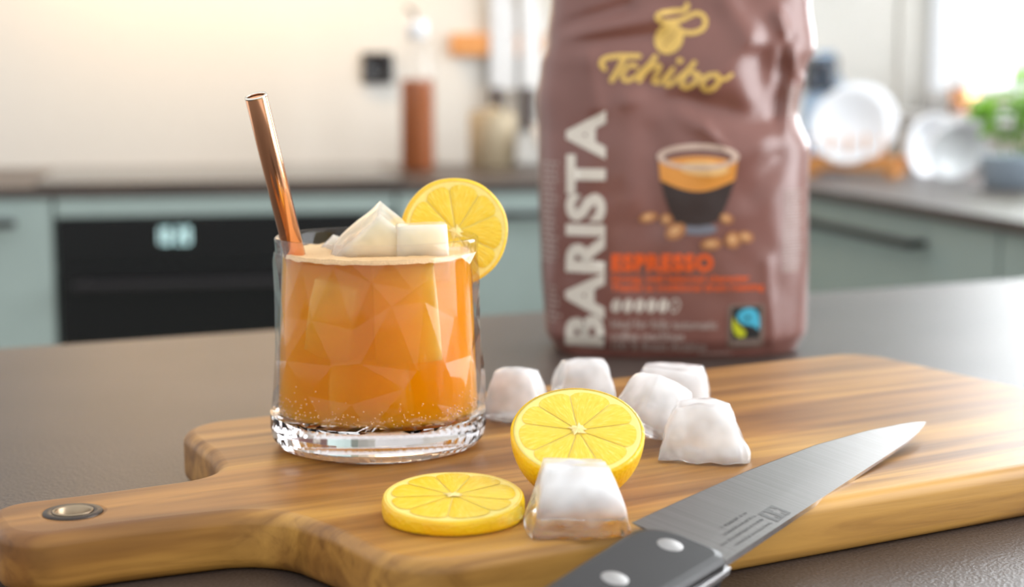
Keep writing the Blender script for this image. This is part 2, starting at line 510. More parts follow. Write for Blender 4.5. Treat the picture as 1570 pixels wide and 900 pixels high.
ks = empty('knife_strip', K(0.80, 0.0, 1.140), (0, 0, KA))
tag(ks, 'wooden magnetic knife strip on the rear wall', 'knife rack')
box('wooden_bar', (-0.175, -0.020, -0.022), (0.16, -0.0005, 0.022), M['bamboo'], ks, 0.003)
def wall_knife(label, a, w, zt, zb, zh):
    k = empty('kitchen_knife', K(a, 0.022, zb), (0, 0, KA))
    tag(k, label, 'knife', 'knives on the wooden strip')
    n = 14
    v, f = [], []
    H = zt - zb
    for i in range(n + 1):
        t = i / n
        x1 = w * (1 - max(0, (t - 0.55) / 0.45) ** 2)
        for y in (-0.003, -0.0005):
            v += [(-w / 2, y, t * H), (-w / 2 + max(x1, 0.002), y, t * H)]
    for i in range(n):
        A, B = i * 4, i * 4 + 4
        f += [(A, A + 1, B + 1, B), (A + 2, B + 2, B + 3, A + 3), (A, B, B + 2, A + 2), (A + 1, A + 3, B + 3, B + 1)]
    f += [(0, 2, 3, 1), (4 * n, 4 * n + 1, 4 * n + 3, 4 * n + 2)]
    pydata('blade', v, f, M['steel'], k)
    box('knife_handle', (-w / 2, -0.010, zh - zb), (-w / 2 + 0.026, 0.006, 0.004), M['dark_handle'], k, 0.004)
M['dark_handle'] = simple('dark_handle', srgb(62, 48, 44), 0.45, var=0.1)
wall_knife('broad kitchen knife on the wooden strip, leftmost of the hanging knives', 0.872, 0.052, 1.30, 1.050, 0.962)
wall_knife('kitchen knife on the wooden strip, nearest the coffee bag', 0.812, 0.044, 1.28, 1.050, 0.966)

# dish corner by the window
dr = empty('dish_rack', (.600, 2.765, 0.90), (0, 0, R(-22)))
tag(dr, 'low bamboo dish rack holding white plates by the window', 'dish rack')
for y in (-0.05, 0.05):
    box('rail', (-0.085, y - 0.008, 0.012), (0.085, y + 0.008, 0.034), M['bamboo'], dr, 0.002)
for x in (-0.075, 0.075):
    box('foot', (x - 0.008, -0.06, 0.0), (x + 0.008, 0.06, 0.012), M['bamboo'], dr, 0.002)
for i in range(5):
    x = -0.06 + i * 0.03
    tube('dowel', [(x, -0.05, 0.03), (x, -0.05, 0.075)], 0.003, M['bamboo'], dr, 8)
def plate(label, loc, rot, r):
    e = empty('plate', loc, rot)
    tag(e, label, 'plate', 'plates in the dish rack')
    lathe('dish', [(0, 0), (r * .55, 0), (r * .58, .003), (r * .95, .016), (r, .018), (r * .99, .020), (r * .93, .019), (r * .57, .006), (0, .004)], M['white_ceramic'], e, 48)
plate('front white plate standing in the bamboo rack', (0.590, 2.740, 0.985), (R(74), 0, R(-22)), 0.068)
plate('rear white plate standing in the bamboo rack', (0.612, 2.785, 0.989), (R(76), 0, R(-22)), 0.072)
def bowl(label, loc, rot, r):
    e = empty('bowl', loc, rot)
    tag(e, label, 'bowl', 'white bowls drying by the window')
    lathe('dish', [(0, 0), (r * .45, 0), (r * .46, .006), (r * .8, r * .35), (r, r * .8), (r * .97, r * .81), (r * .76, r * .37), (r * .4, .012), (0, .01)], M['white_ceramic'], e, 40)
bowl('white bowl tipped on its side right of the plates', (0.728, 2.840, 0.957), (R(96), 0, R(28)), 0.056)
bowl('white bowl leaning on its neighbour, nearest the potted herb', (0.742, 2.690, 0.9660), (R(112), 0, R(15)), 0.054)
bowl('small white bowl upside down behind the leaning bowls', (0.815, 2.93, 0.90 + 0.055 * .81), (R(180), 0, 0), 0.055)
gb = empty('glass_carafe', (0.600, 3.02, 0.90))
tag(gb, 'pale blue glass bottle peeking out behind the right edge of the coffee bag', 'bottle')
lathe('bottle_wall', [(0, 0), (.04, 0), (.043, .004), (.043, .13), (.036, .165), (.020, .19), (.017, .22), (.020, .224)], M['blue_glass'], gb, 36)
cp = empty('copper_cup', K(0.0, 0.30, WZ0))
tag(cp, 'small copper cup on the window sill left of the green herb', 'cup')
lathe('cup', [(0, 0), (.020, 0), (.026, .006), (.028, .05), (.0265, .05), (.024, .008), (0, .003)], M['copper'], cp, 32)

# potted herb
def leaf_mat():
    nt = NT('herb_leaf')
    tc = nt.n('ShaderNodeTexCoord')
    nz = nt.n('ShaderNodeTexNoise', i_Scale=40.0)
    nt.l(tc.outputs['Object'], nz.inputs['Vector'])
    c = ramp(nt, nz.outputs['Fac'], [(0.3, srgb(110, 165, 40)), (0.7, srgb(160, 205, 75))])
    df = nt.n('ShaderNodeBsdfPrincipled', i_Roughness=0.4)
    tl = nt.n('ShaderNodeBsdfTranslucent')
    mx = nt.n('ShaderNodeMixShader', i_0=0.5)
    nt.l(c, df.inputs['Base Color']); nt.l(c, tl.inputs['Color'])
    nt.l(df.outputs[0], mx.inputs[1]); nt.l(tl.outputs[0], mx.inputs[2])
    nt.l(mx.outputs[0], nt.out.inputs['Surface'])
    return nt.m
M['leaf'] = leaf_mat()
M['stem'] = simple('herb_stem', srgb(120, 160, 60), 0.5)
pl = empty('potted_herb', (0.790, 2.44, 0.90))
tag(pl, 'bright green leafy herb in a grey-blue pot by the window', 'plant')
lathe('pot', [(0, 0), (.050, 0), (.053, .003), (.062, .048), (.062, .052), (.058, .052), (.054, .042), (0, .042)], M['greyblue'], pl, 36)
lathe('soil', [(0, .0425), (.0545, .0425)], M['soil'], pl, 24)
lv, lf = [], []
NL = 6
for i in range(NL + 1):
    t = i / NL
    wdt = 0.014 * math.sin(PI * min(1, t * 0.93 + 0.05)) ** 0.8
    zc = -0.012 * t * t
    lv += [(-wdt, t * 0.042, zc + 0.004), (0, t * 0.042, zc), (wdt, t * 0.042, zc + 0.004)]
for i in range(NL):
    A = i * 3
    lf += [(A, A + 1, A + 4, A + 3), (A + 1, A + 2, A + 5, A + 4)]
leaf0 = None
for s in range(9):
    ang = s * 2.4; rr = 0.012 + 0.028 * (s % 3) / 2
    base = Vector((rr * math.cos(ang) * .8, rr * math.sin(ang) * .8, .042))
    top = Vector((rr * math.cos(ang) * 2.6, rr * math.sin(ang) * 2.6, .12 + .09 * rnd.random()))
    mid = (base + top) / 2 + Vector((0, 0, .01))
    tube('stem', [base, mid, top], [.0018, .0015, .001], M['stem'], pl, 6)
    for k in range(8):
        t = 0.35 + 0.65 * k / 7
        p = base.lerp(mid, t * 2) if t < .5 else mid.lerp(top, t * 2 - 1)
        if leaf0 is None:
            lo_f = pydata('leaf', lv, lf, M['leaf'], pl, True); leaf0 = lo_f
        else:
            lo_f = leaf0.copy(); link(lo_f, pl)
        lo_f.location = p
        lo_f.rotation_euler = (R(rnd.uniform(-10, 45)), R(rnd.uniform(-25, 25)), rnd.uniform(0, 2 * PI))
        q = rnd.uniform(0.7, 1.25)
        lo_f.scale = (q, q, q)

# sheer curtain at the far side of the window
def curtain(b0, b1, label, seed):
    e = empty('sheer_curtain', K(-0.047, (b0 + b1) / 2, WZ0 + .047), (0, 0, KA - R(90)))
    tag(e, label, 'curtain')
    n, m = 60, 6
    v, f = [], []
    for j in range(m + 1):
        for i in range(n + 1):
            t = i / n
            x = (t - .5) * (b1 - b0)
            y = 0.009 * math.sin(t * (b1 - b0) / 0.045 * 2 * PI + seed) + 0.003 * math.sin(t * 17 + seed)
            v.append((x, y, j / m * 1.06))
    for j in range(m):
        for i in range(n):
            a = j * (n + 1) + i
            f.append((a, a + 1, a + n + 2, a + n + 1))
    pydata('cloth', v, f, M['sheer'], e, True)
    tube('rod', [(-(b1 - b0) / 2, 0, 1.07), ((b1 - b0) / 2, 0, 1.07)], 0.006, M['white_paint'], e, 10)
nt = NT('sheer_cloth')
d1 = nt.n('ShaderNodeBsdfTranslucent', i_Color=(0.9, 0.9, 0.92, 1)); d2 = nt.n('ShaderNodeBsdfDiffuse', i_Color=(0.92, 0.92, 0.94, 1))
tr = nt.n('ShaderNodeBsdfTransparent')
ma = nt.n('ShaderNodeMixShader', i_0=0.5); mb = nt.n('ShaderNodeMixShader', i_0=0.3)
nt.l(d1.outputs[0], ma.inputs[1]); nt.l(d2.outputs[0], ma.inputs[2])
nt.l(ma.outputs[0], mb.inputs[1]); nt.l(tr.outputs[0], mb.inputs[2]); nt.l(mb.outputs[0], nt.out.inputs['Surface'])
M['sheer'] = nt.m
curtain(0.20, 0.42, 'white sheer curtain hanging in the window', 0.6)

# ------------------------------------------------------------------ chopping board
BT = 0.92      # top of the board
BA = R(29)
bd = empty('chopping_board', (-0.1451, 0.5032, 0.90), (0, 0, BA))
tag(bd, 'acacia chopping board with a rounded handle lying across the island', 'chopping board')
def round_poly(pts, segs=10):
    """pts: (x, y, radius) -> polygon with filleted corners"""
    out = []
    n = len(pts)
    for i in range(n):
        p0 = Vector(pts[i - 1][:2]); p = Vector(pts[i][:2]); p1 = Vector(pts[(i + 1) % n][:2]); r = pts[i][2]
        d0 = (p0 - p).normalized(); d1 = (p1 - p).normalized()
        ang = d0.angle(d1)
        if r <= 0 or ang > PI - 0.02:
            out.append(p); continue
        t = min(r / math.tan(ang / 2), (p0 - p).length * .49, (p1 - p).length * .49)
        rr = t * math.tan(ang / 2)
        c = p + (d0 + d1).normalized() * (rr / math.sin(ang / 2))
        a0 = p + d0 * t - c; a1 = p + d1 * t - c
        s0 = math.atan2(a0.y, a0.x); s1 = math.atan2(a1.y, a1.x)
        ds = (s1 - s0 + PI) % (2 * PI) - PI
        for k in range(segs + 1):
            s = s0 + ds * k / segs
            out.append(c + Vector((math.cos(s), math.sin(s))) * rr)
    return out
mm = 0.001
outl = round_poly([(-26 * mm, 24 * mm, 20 * mm), (8 * mm, 23 * mm, 60 * mm), (60 * mm, 25 * mm, 30 * mm), (66 * mm, 60 * mm, 40 * mm),
                   (68 * mm, 116 * mm, 24 * mm), (442 * mm, 117 * mm, 22 * mm), (442 * mm, -108 * mm, 22 * mm), (70 * mm, -110 * mm, 24 * mm),
                   (66 * mm, -62 * mm, 40 * mm), (58 * mm, -27 * mm, 30 * mm), (8 * mm, -23 * mm, 60 * mm), (-26 * mm, -24 * mm, 20 * mm)], 12)
cu = bpy.data.curves.new('board_outline', 'CURVE')
cu.dimensions = '2D'; cu.fill_mode = 'BOTH'
BEV = 0.0045
cu.extrude = 0.010 - BEV; cu.bevel_depth = BEV; cu.bevel_resolution = 4; cu.offset = -BEV
def add_spline(pts):
    s = cu.splines.new('POLY'); s.points.add(len(pts) - 1); s.use_cyclic_u = True
    for q, p in zip(s.points, pts):
        q.co = (p[0], p[1], 0, 1)
add_spline(outl)
add_spline([(0.0066 * math.cos(2 * PI * k / 40), 0.0066 * math.sin(2 * PI * k / 40)) for k in range(40)])
co = bpy.data.objects.new('tmp_board', cu); col.objects.link(co)
dg = bpy.context.evaluated_depsgraph_get()
me = bpy.data.meshes.new_from_object(co.evaluated_get(dg))
bpy.data.objects.remove(co)
me.name = 'board_body'
me.materials.clear(); me.materials.append(M['wood'])
bo = bpy.data.objects.new('board_body', me); link(bo, bd); bo.location = (0, 0, 0.010)
me.polygons.foreach_set('use_smooth', [True] * len(me.polygons))
try:
    me.set_sharp_from_angle(angle=R(40))
except Exception:
    pass
M['ring_dark'] = simple('grommet_dark', srgb(70, 62, 56), 0.4, 0.6, var=0.1)
M['ring_brass'] = simple('grommet_inner', (0.40, 0.31, 0.21, 1), 0.4, 1.0)
lathe('grommet', [(.0062, -.0045), (.0097, -.0045), (.0097, .0002), (.0094, .0005), (.0066, .0004), (.0062, .0)], M['ring_dark'], bd, 48, loc=(0, 0, .020))
lathe('inner_sleeve', [(.0062, .0200), (.0067, .0206), (.0063, .0209), (.0057, .0203), (.0057, .001), (.0062, .001), (.0062, .0200)], M['ring_brass'], bd, 48)

# ------------------------------------------------------------------ tumbler
GX, GY = -0.0525, 0.605
GH = 0.082
gl = empty('tumbler', (GX, GY, BT))
tag(gl, 'faceted clear glass tumbler holding the iced drink on the chopping board', 'glass')
FL = 0.0135      # inner floor
def r_out(z):
    t = z / GH
    return 0.0424 - 0.0031 * t ** 1.6
def r_in(z):
    return r_out(z) - 0.0030
# faceted outer wall: staggered rings of jittered points, flat triangles
rg = random.Random(11)
NR = 16
zs = [FL, 0.024, 0.040, 0.056, 0.070, 0.0765]
rings = []
for k, z in enumerate(zs):
    ring = []
    for i in range(NR):
        a = 2 * PI * (i + 0.5 * (k % 2)) / NR
        if 0 < k < len(zs) - 1:
            a += rg.uniform(-.30, .30) * 2 * PI / NR
            zz = z + rg.uniform(-.0055, .0055); rr = r_out(zz) + rg.uniform(-.0011, .0009)
        else:
            zz = z; rr = r_out(z)
        ring.append((rr * math.cos(a), rr * math.sin(a), zz))
    rings.append(ring)
bm = bmesh.new()
rv = [[bm.verts.new(p) for p in r] for r in rings]
for k in range(len(zs) - 1):
    A, B = rv[k], rv[k + 1]
    for i in range(NR):
        j = (i + 1) % NR
        if k % 2 == 0:
            bm.faces.new((A[i], A[j], B[i])); bm.faces.new((A[j], B[j], B[i]))
        else:
            bm.faces.new((A[i], B[j], B[i])); bm.faces.new((A[i], A[j], B[j]))
from_bm('faceted_wall', bm, M['glass_wall'], gl)
lathe('rim', [(r_out(.0765) - .0004, .0762), (r_out(.080), .080), (r_out(.0815), .0815), (r_out(.082) - .0006, GH), (r_out(.082) - .0014, GH), (r_in(.0805) + .0010, .0808), (r_in(.0765), .0765)], M['glass_wall'], gl, 96)
lathe('inner_wall', [(r_in(FL), FL + .0002), (r_in(.04), .04), (r_in(.0765), .0765)], M['glass_wall'], gl, 96)
# heavy base: round foot, faceted inside
bm = bmesh.new()
nb_ = 64
foot = [(.0360, 0.0), (.0392, .0012), (.0415, .0040), (r_out(.008), .0080), (r_out(FL), FL)]
rr_ = [[bm.verts.new((r * math.cos(2 * PI * i / nb_), r * math.sin(2 * PI * i / nb_), z)) for i in range(nb_)] for r, z in foot]
for A, B in zip(rr_, rr_[1:]):
    for i in range(nb_):
        j = (i + 1) % nb_
        bm.faces.new((A[i], A[j], B[j], B[i]))
cb = bm.verts.new((0, 0, 0.0012))
ib = [bm.verts.new((.030 * math.cos(2 * PI * i / nb_), .030 * math.sin(2 * PI * i / nb_), 0.0010)) for i in range(nb_)]
for i in range(nb_):
    j = (i + 1) % nb_
    bm.faces.new((rr_[0][j], rr_[0][i], ib[i], ib[j])); bm.faces.new((ib[j], ib[i], cb))
# crumpled floor facets
prev = rr_[-1]
for r_ in (.0365, .029, .019, .009):
    cur = []
    for i in range(nb_):
        g_ = i - i % 4 if r_ != .029 else (i + 2) - (i + 2) % 4
        h = (math.sin(g_ * 12.9898 + r_ * 7823) * 43758.5453) % 1
        cur.append(bm.verts.new((r_ * math.cos(2 * PI * i / nb_), r_ * math.sin(2 * PI * i / nb_), FL - .0008 - .0020 * h)))
    for i in range(nb_):
        j = (i + 1) % nb_
        bm.faces.new((prev[i], prev[j], cur[j], cur[i]))
    prev = cur
ct = bm.verts.new((0, 0, FL - .002))
for i in range(nb_):
    bm.faces.new((prev[i], prev[(i + 1) % nb_], ct))
from_bm('base', bm, M['glass_base'], gl)

# ------------------------------------------------------------------ drink
LT = 0.0748     # liquid level
dk = empty('iced_drink', (GX, GY, BT + FL + .0005))
tag(dk, 'cloudy orange iced drink filling the faceted tumbler', 'drink')
def drink_mat():
    nt = NT('orange_drink')
    nt.t.nodes.remove(nt.b)
    tr = nt.n('ShaderNodeBsdfTransparent')
    nt.l(tr.outputs[0], nt.out.inputs['Surface'])
    D_ = 180.0
    vs = nt.n('ShaderNodeVolumeScatter', i_Density=D_, i_Anisotropy=0.0)
    va = nt.n('ShaderNodeVolumeAbsorption', i_Density=D_)
    vs.inputs['Color'].default_value = (0.996, 0.65, 0.01, 1)
    va.inputs['Color'].default_value = (0.996, 0.65, 0.01, 1)
    ad = nt.n('ShaderNodeAddShader')
    nt.l(vs.outputs[0], ad.inputs[0]); nt.l(va.outputs[0], ad.inputs[1])
    nt.l(ad.outputs[0], nt.out.inputs['Volume'])
    return nt.m
M['drink'] = drink_mat()
g0 = FL + .0005
prof = [(0, 0), (r_in(g0) - .0004, 0)] + [(r_in(g0 + t * (LT - g0)) - .0004, t * (LT - g0)) for t in (.2, .4, .6, .8, 1)] + [(0, LT - g0)]
lathe('liquid', prof, M['drink'], dk, 96, smooth=False)
# pale froth ring at the surface
M['froth'] = simple('froth', srgb(244, 206, 150), 0.6, bump=0.0008, scale=900, var=0.06)
bm = bmesh.new()
rows = []
for k, (rr, zz) in enumerate([(.014, .0003), (.024, .0012), (.031, .0010), (.0350, .0012), (r_in(LT) - .0006, .0014), (r_in(LT) - .0005, -.0003)]):
    rows.append([bm.verts.new((rr * math.cos(2 * PI * i / 96), rr * math.sin(2 * PI * i / 96), zz + (.0006 * noise.noise(Vector((rr * 300 * math.cos(i * .065), rr * 300 * math.sin(i * .065), k)))))) for i in range(96)])
for A, B in zip(rows, rows[1:]):
    for i in range(96):
        bm.faces.new((A[i], A[(i + 1) % 96], B[(i + 1) % 96], B[i]))
from_bm('froth', bm, M['froth'], dk, True, (0, 0, LT - g0))
# tiny bubbles on the glass near the floor
M['bubble'] = simple('bubble', srgb(255, 214, 150), 0.15, var=0.02)
bm = bmesh.new()
for i in range(420):
    a = rg.uniform(0, 2 * PI); z = abs(rg.gauss(0, .0045)) + .0006
    if z > .018: continue
    r_ = rg.uniform(.00018, .00042)
    rad = r_in(g0 + z) - .0004
    bmesh.ops.create_icosphere(bm, subdivisions=1, radius=r_, matrix=Matrix.Translation((rad * math.cos(a), rad * math.sin(a), z)))
bo = from_bm('bubbles', bm, M['bubble'], dk, True); bo['kind'] = 'stuff'

# ------------------------------------------------------------------ ice
def ice_mat(name, clear_lo, clear_hi, tint=(0.965, 0.97, 0.98, 1), nz_amp=1.0, seed=0.0, sss=0.018):
    nt = NT(name)
    tc = nt.n('ShaderNodeTexCoord')
    mp_ = nt.n('ShaderNodeMapping'); mp_.inputs['Location'].default_value = (seed, seed * .7, seed * 1.3)
    nt.l(tc.outputs['Object'], mp_.inputs['Vector'])
    nz = nt.n('ShaderNodeTexNoise', i_Scale=55.0, i_Detail=2.0)
    nt.l(mp_.outputs[0], nz.inputs['Vector'])
    sep = nt.n('ShaderNodeSeparateXYZ'); nt.l(tc.outputs['Object'], sep.inputs[0])
    mr = nt.n('ShaderNodeMapRange', i_1=clear_lo, i_2=clear_hi); nt.l(sep.outputs['Z'], mr.inputs[0])
    ad = nt.n('ShaderNodeMath', operation='ADD'); nt.l(mr.outputs[0], ad.inputs[0])
    s2 = nt.n('ShaderNodeMath', operation='MULTIPLY_ADD', i_1=nz_amp, i_2=-0.62 * nz_amp + (nz_amp - 1) * .1); nt.l(nz.outputs['Fac'], s2.inputs[0]); nt.l(s2.outputs[0], ad.inputs[1])
    ad.use_clamp = True
    white = nt.b
    white.inputs['Base Color'].default_value = tint
    white.inputs['Subsurface Weight'].default_value = 1.0
    white.inputs['Subsurface Radius'].default_value = (1, 1, 1)
    white.inputs['Subsurface Scale'].default_value = sss
    white.inputs['Roughness'].default_value = 0.12
    glass = nt.n('ShaderNodeBsdfPrincipled', i_Roughness=0.08, i_IOR=1.31)
    glass.inputs['Transmission Weight'].default_value = 1.0
    glass.inputs['Base Color'].default_value = (0.98, 0.98, 0.98, 1)
    mx = nt.n('ShaderNodeMixShader')
    nt.l(ad.outputs[0], mx.inputs[0]); nt.l(glass.outputs[0], mx.inputs[1]); nt.l(white.outputs[0], mx.inputs[2])
    nt.l(mx.outputs[0], nt.out.inputs['Surface'])
    n2 = nt.n('ShaderNodeTexNoise', i_Scale=130.0, i_Detail=2.0); nt.l(mp_.outputs[0], n2.inputs['Vector'])
    bp = nt.n('ShaderNodeBump', i_Strength=0.26, i_Distance=0.0010); nt.l(n2.outputs['Fac'], bp.inputs['Height'])
    nt.l(bp.outputs[0], white.inputs['Normal']); nt.l(bp.outputs[0], glass.inputs['Normal'])
    return nt.m
M['ice'] = ice_mat('frosted_ice', -0.016, 0.020, nz_amp=1.5)
M['ice_front'] = ice_mat('half_clear_ice', 0.000, 0.0165, seed=.3, nz_amp=1.9)
M['ice_drink'] = ice_mat('amber_ice', -0.06, 0.0, (1.0, 0.74, 0.18, 1), seed=.1)
M['ice_top'] = ice_mat('wet_ice', -0.020, 0.020, (0.97, 0.79, 0.58, 1), seed=.2)

def ice_cube(label, w, d, h, taper, loc, rot, seed, mat, roundness=0.45, amp=0.0014, group='ice cubes', sub=12):
    bm = bmesh.new()
    bmesh.ops.create_cube(bm, size=2)
    bmesh.ops.subdivide_edges(bm, edges=bm.edges[:], cuts=sub, use_grid_fill=True)
    for v in bm.verts:
        c = v.co.copy()
        s = c.normalized() * 1.22
        p = c.lerp(s, roundness)
        p = Vector([max(-1, min(1, q)) for q in p])
        tp = 1 - taper * (p.z + 1) / 2
        p.x *= tp; p.y *= tp
        q = Vector((p.x * w / 2, p.y * d / 2, p.z * h / 2))
        nz = noise.noise(q * 75 + Vector((seed * 3.1, seed, seed * 1.7))) * amp + noise.noise(q * 190 + Vector((seed, seed * 2, 0))) * amp * .45
        q += c.normalized() * nz
        q.z = max(-h / 2, q.z) + h / 2
        v.co = q
    o = from_bm('ice_cube', bm, mat, None, True, loc, rot)
    return tag(o, label, 'ice cube', group)
gi = 'loose ice cubes on the board'
ice_cube('half-clear ice cube in front of the lemon half', .0335, .026, .0218, .42, (.0205, .4835, BT), (0, 0, R(6)), 1.0, M['ice_front'], .22, .0012, gi)
ice_cube('milky ice cube nearest the tumbler, behind the lemon half', .0275, .026, .0215, .38, (.0022, .6500, BT), (0, 0, R(-14)), 2.0, M['ice'], .45, .0012, gi)
ice_cube('milky ice cube in front of the dark foot of the coffee bag', .0290, .026, .0190, .36, (.0318, .6860, BT), (0, 0, R(10)), 3.0, M['ice'], .38, .0012, gi)
ice_cube('tilted ice cube between the lemon half and the other cubes', .0270, .024, .0220, .30, (.0520, .5980, BT + .0055), (R(-8), R(28), R(25)), 4.0, M['ice'], .35, .0012, gi)
ice_cube('ice cube at the back of the right-hand cluster', .0330, .026, .0200, .22, (.0700, .6650, BT), (0, R(0), R(-12)), 5.0, M['ice'], .3, .0015, gi)
ice_cube('ice cube at the front of the right-hand cluster, nearest the knife blade', .0360, .028, .0215, .45, (.0725, .5790, BT), (0, 0, R(-12)), 6.0, M['ice'], .35, .0020, gi)

gd = 'ice cubes in the drink'
ice_cube('large ice cube behind the glass right of centre in the orange drink', .0250, .018, .0380, .06, (-.0395, .5860, BT + .0365), (0, R(-3), R(8)), 7.0, M['ice_drink'], .12, .0006, gd, 10)
ice_cube('pale ice cube behind the left side of the glass', .0200, .020, .0300, .10, (-.0670, .5880, BT + .0390), (R(6), R(12), R(-20)), 8.0, M['ice_drink'], .25, .0006, gd, 10)
ice_cube('ice cube near the bottom of the orange drink', .0330, .020, .0220, .10, (-.0530, .5850, BT + .0160), (0, R(-4), R(4)), 9.0, M['ice_drink'], .28, .0006, gd, 10)
ice_cube('peaked ice cube rising highest above the rim of the tumbler', .0265, .026, .0265, .10, (-.0605, .6010, BT + .0670), (R(14), R(43), R(14)), 10.0, M['ice_top'], .14, .0007, gd)
ice_cube('clear flat-topped ice cube at the rim beside the lemon slice', .0200, .018, .0220, .04, (-.0345, .5965, BT + .0655), (0, R(-2), R(10)), 11.0, M['ice_top'], .10, .0005, gd)
ice_cube('small ice piece floating beside the copper straw', .0130, .013, .0120, .3, (-.0720, .6180, BT + .0680), (R(20), R(25), R(30)), 12.0, M['ice_top'], .2, .0005, gd, 8)

# ------------------------------------------------------------------ straw
st = empty('drinking_straw', (-.0700, .6000, BT + .020))
tag(st, 'shiny copper drinking straw leaning out of the tumbler', 'straw')
top = Vector((-.0935, .576, 1.0560)); bot = Vector((-.0735, .610, .942))
ax = (top - bot).normalized()
ln = (top - bot).length
q = ax.to_track_quat('Z', 'Y')
st.location = bot
st.rotation_mode = 'QUATERNION'; st.rotation_quaternion = q
lathe('tube', [(.0041, 0), (.0041, ln - .0006), (.0040, ln - .0003), (.0034, ln - .0003), (.0034, 0), (.0041, 0)], M['copper'], st, 40)
M['silver'] = simple('bare_metal_rim', (0.86, 0.80, 0.70, 1), 0.15, 1.0)
lathe('rim', [(.0042, ln - .0006), (.0042, ln - .0001), (.0040, ln + .0002), (.0035, ln + .0002), (.0033, ln - .0006), (.0042, ln - .0006)], M['silver'], st, 40)

# ------------------------------------------------------------------ lemons
def rind_mat():
    nt = NT('lemon_rind')
    tc = nt.n('ShaderNodeTexCoord')
    vo = nt.n('ShaderNodeTexVoronoi', i_Scale=620.0); nt.l(tc.outputs['Object'], vo.inputs['Vector'])
    nz = nt.n('ShaderNodeTexNoise', i_Scale=60.0); nt.l(tc.outputs['Object'], nz.inputs['Vector'])
    nt.l(ramp(nt, nz.outputs['Fac'], [(0.3, srgb(246, 186, 10)), (0.7, srgb(252, 208, 24))]), nt.b.inputs['Base Color'])
    bp = nt.n('ShaderNodeBump', i_Strength=0.5, i_Distance=0.0004); nt.l(vo.outputs['Distance'], bp.inputs['Height'])
    nt.l(bp.outputs[0], nt.b.inputs['Normal'])
    nt.set(Roughness=0.35, Subsurface_Weight=0.15, Subsurface_Scale=0.004)
    return nt.m
def pulp_mat():
    nt = NT('lemon_pulp')
    tc = nt.n('ShaderNodeTexCoord')
    mp_ = nt.n('ShaderNodeMapping'); mp_.inputs['Scale'].default_value = (1, 1, 1)
    # radial streaks: noise over angle (fine) and radius (coarse)
    sep = nt.n('ShaderNodeSeparateXYZ'); nt.l(tc.outputs['Object'], sep.inputs[0])
    an = nt.n('ShaderNodeMath', operation='ARCTAN2'); nt.l(sep.outputs['Y'], an.inputs[0]); nt.l(sep.outputs['X'], an.inputs[1])
    ln_ = nt.n('ShaderNodeVectorMath', operation='LENGTH'); nt.l(tc.outputs['Object'], ln_.inputs[0])
    cb_ = nt.n('ShaderNodeCombineXYZ'); nt.l(an.outputs[0], cb_.inputs[0])
    sc_ = nt.n('ShaderNodeMath', operation='MULTIPLY', i_1=90.0); nt.l(ln_.outputs['Value'], sc_.inputs[0]); nt.l(sc_.outputs[0], cb_.inputs[1])
    ms = nt.n('ShaderNodeMapping'); ms.inputs['Scale'].default_value = (9, 1.5, 1); nt.l(cb_.outputs[0], ms.inputs['Vector'])
    nz = nt.n('ShaderNodeTexNoise', i_Scale=2.2, i_Detail=4.0, i_Distortion=0.4); nt.l(ms.outputs[0], nz.inputs['Vector'])
    nt.l(ramp(nt, nz.outputs['Fac'], [(0.28, srgb(244, 200, 40)), (0.55, srgb(250, 214, 66)), (0.78, srgb(252, 230, 120))]), nt.b.inputs['Base Color'])
    bp = nt.n('ShaderNodeBump', i_Strength=0.4, i_Distance=0.0006); nt.l(nz.outputs['Fac'], bp.inputs['Height'])
    nt.l(bp.outputs[0], nt.b.inputs['Normal'])
    nt.set(Roughness=0.22, Subsurface_Weight=0.25, Subsurface_Scale=0.004)
    nt.b.inputs['Subsurface Radius'].default_value = (1, .7, .15)
    return nt.m
M['rind'] = rind_mat(); M['pulp'] = pulp_mat()
M['pith'] = simple('lemon_pith', srgb(253, 230, 130), 0.4, scale=500, var=0.04, bump=0.0003)
M['core'] = simple('lemon_core', srgb(248, 226, 150), 0.4, scale=500, var=0.08, bump=0.0005)

def segments(parent, R_, n, z, phase, skip=(), flip=False):
    rs = random.Random(int(R_ * 1e6) + n)
    # segment boundaries with a little unevenness
    cuts = [2 * PI * (i + rs.uniform(-.14, .14)) / n + phase for i in range(n)]
    for i in range(n):
        a0, a1 = cuts[i], cuts[(i + 1) % n] + (2 * PI if i == n - 1 else 0)
        am, hw = (a0 + a1) / 2, (a1 - a0) / 2
        if i in skip:
            continue
        NA, NRr = 10, 8
        v, f = [], []
        for k in range(NRr + 1):
            t = k / NRr
            for j in range(NA + 1):
                s = -1 + 2 * j / NA
                rmax = R_ * (0.875 - 0.09 * abs(s) ** 4)
                r = R_ * .10 + (rmax - R_ * .10) * t
                gap = R_ * 0.007 / max(r, R_ * .1)
                th = am + s * max(0.01, hw - gap)
                edge = (1 - abs(s) ** 6) * (1 - max(0, (t - .8) / .2) ** 3) * min(1, t * 5)
                v.append((r * math.cos(th), r * math.sin(th), (z + (0.00010 + 0.00025 * edge)) if not flip else (z - (0.00010 + 0.00025 * edge))))
        for k in range(NRr):
            for j in range(NA):
                a = k * (NA + 1) + j
                q_ = (a, a + 1, a + NA + 2, a + NA + 1)
                f.append(q_)
        pydata('segment', v, f, M['pulp'], parent, True)

def core(parent, R_, z, flip=False):
    bm = bmesh.new()
    rs = random.Random(5)
    pts = []
    n = 22
    c = bm.verts.new((0, 0, z + (.0009 if not flip else -.0009)))
    for i in range(n):
        r = R_ * (.07 + .05 * rs.random() + (.05 if i % 5 == 0 else 0))
        pts.append(bm.verts.new((r * math.cos(2 * PI * i / n), r * math.sin(2 * PI * i / n), z + (.0003 if not flip else -.0003))))
    for i in range(n):
        bm.faces.new((c, pts[i], pts[(i + 1) % n]))
    from_bm('core', bm, M['core'], parent, False)

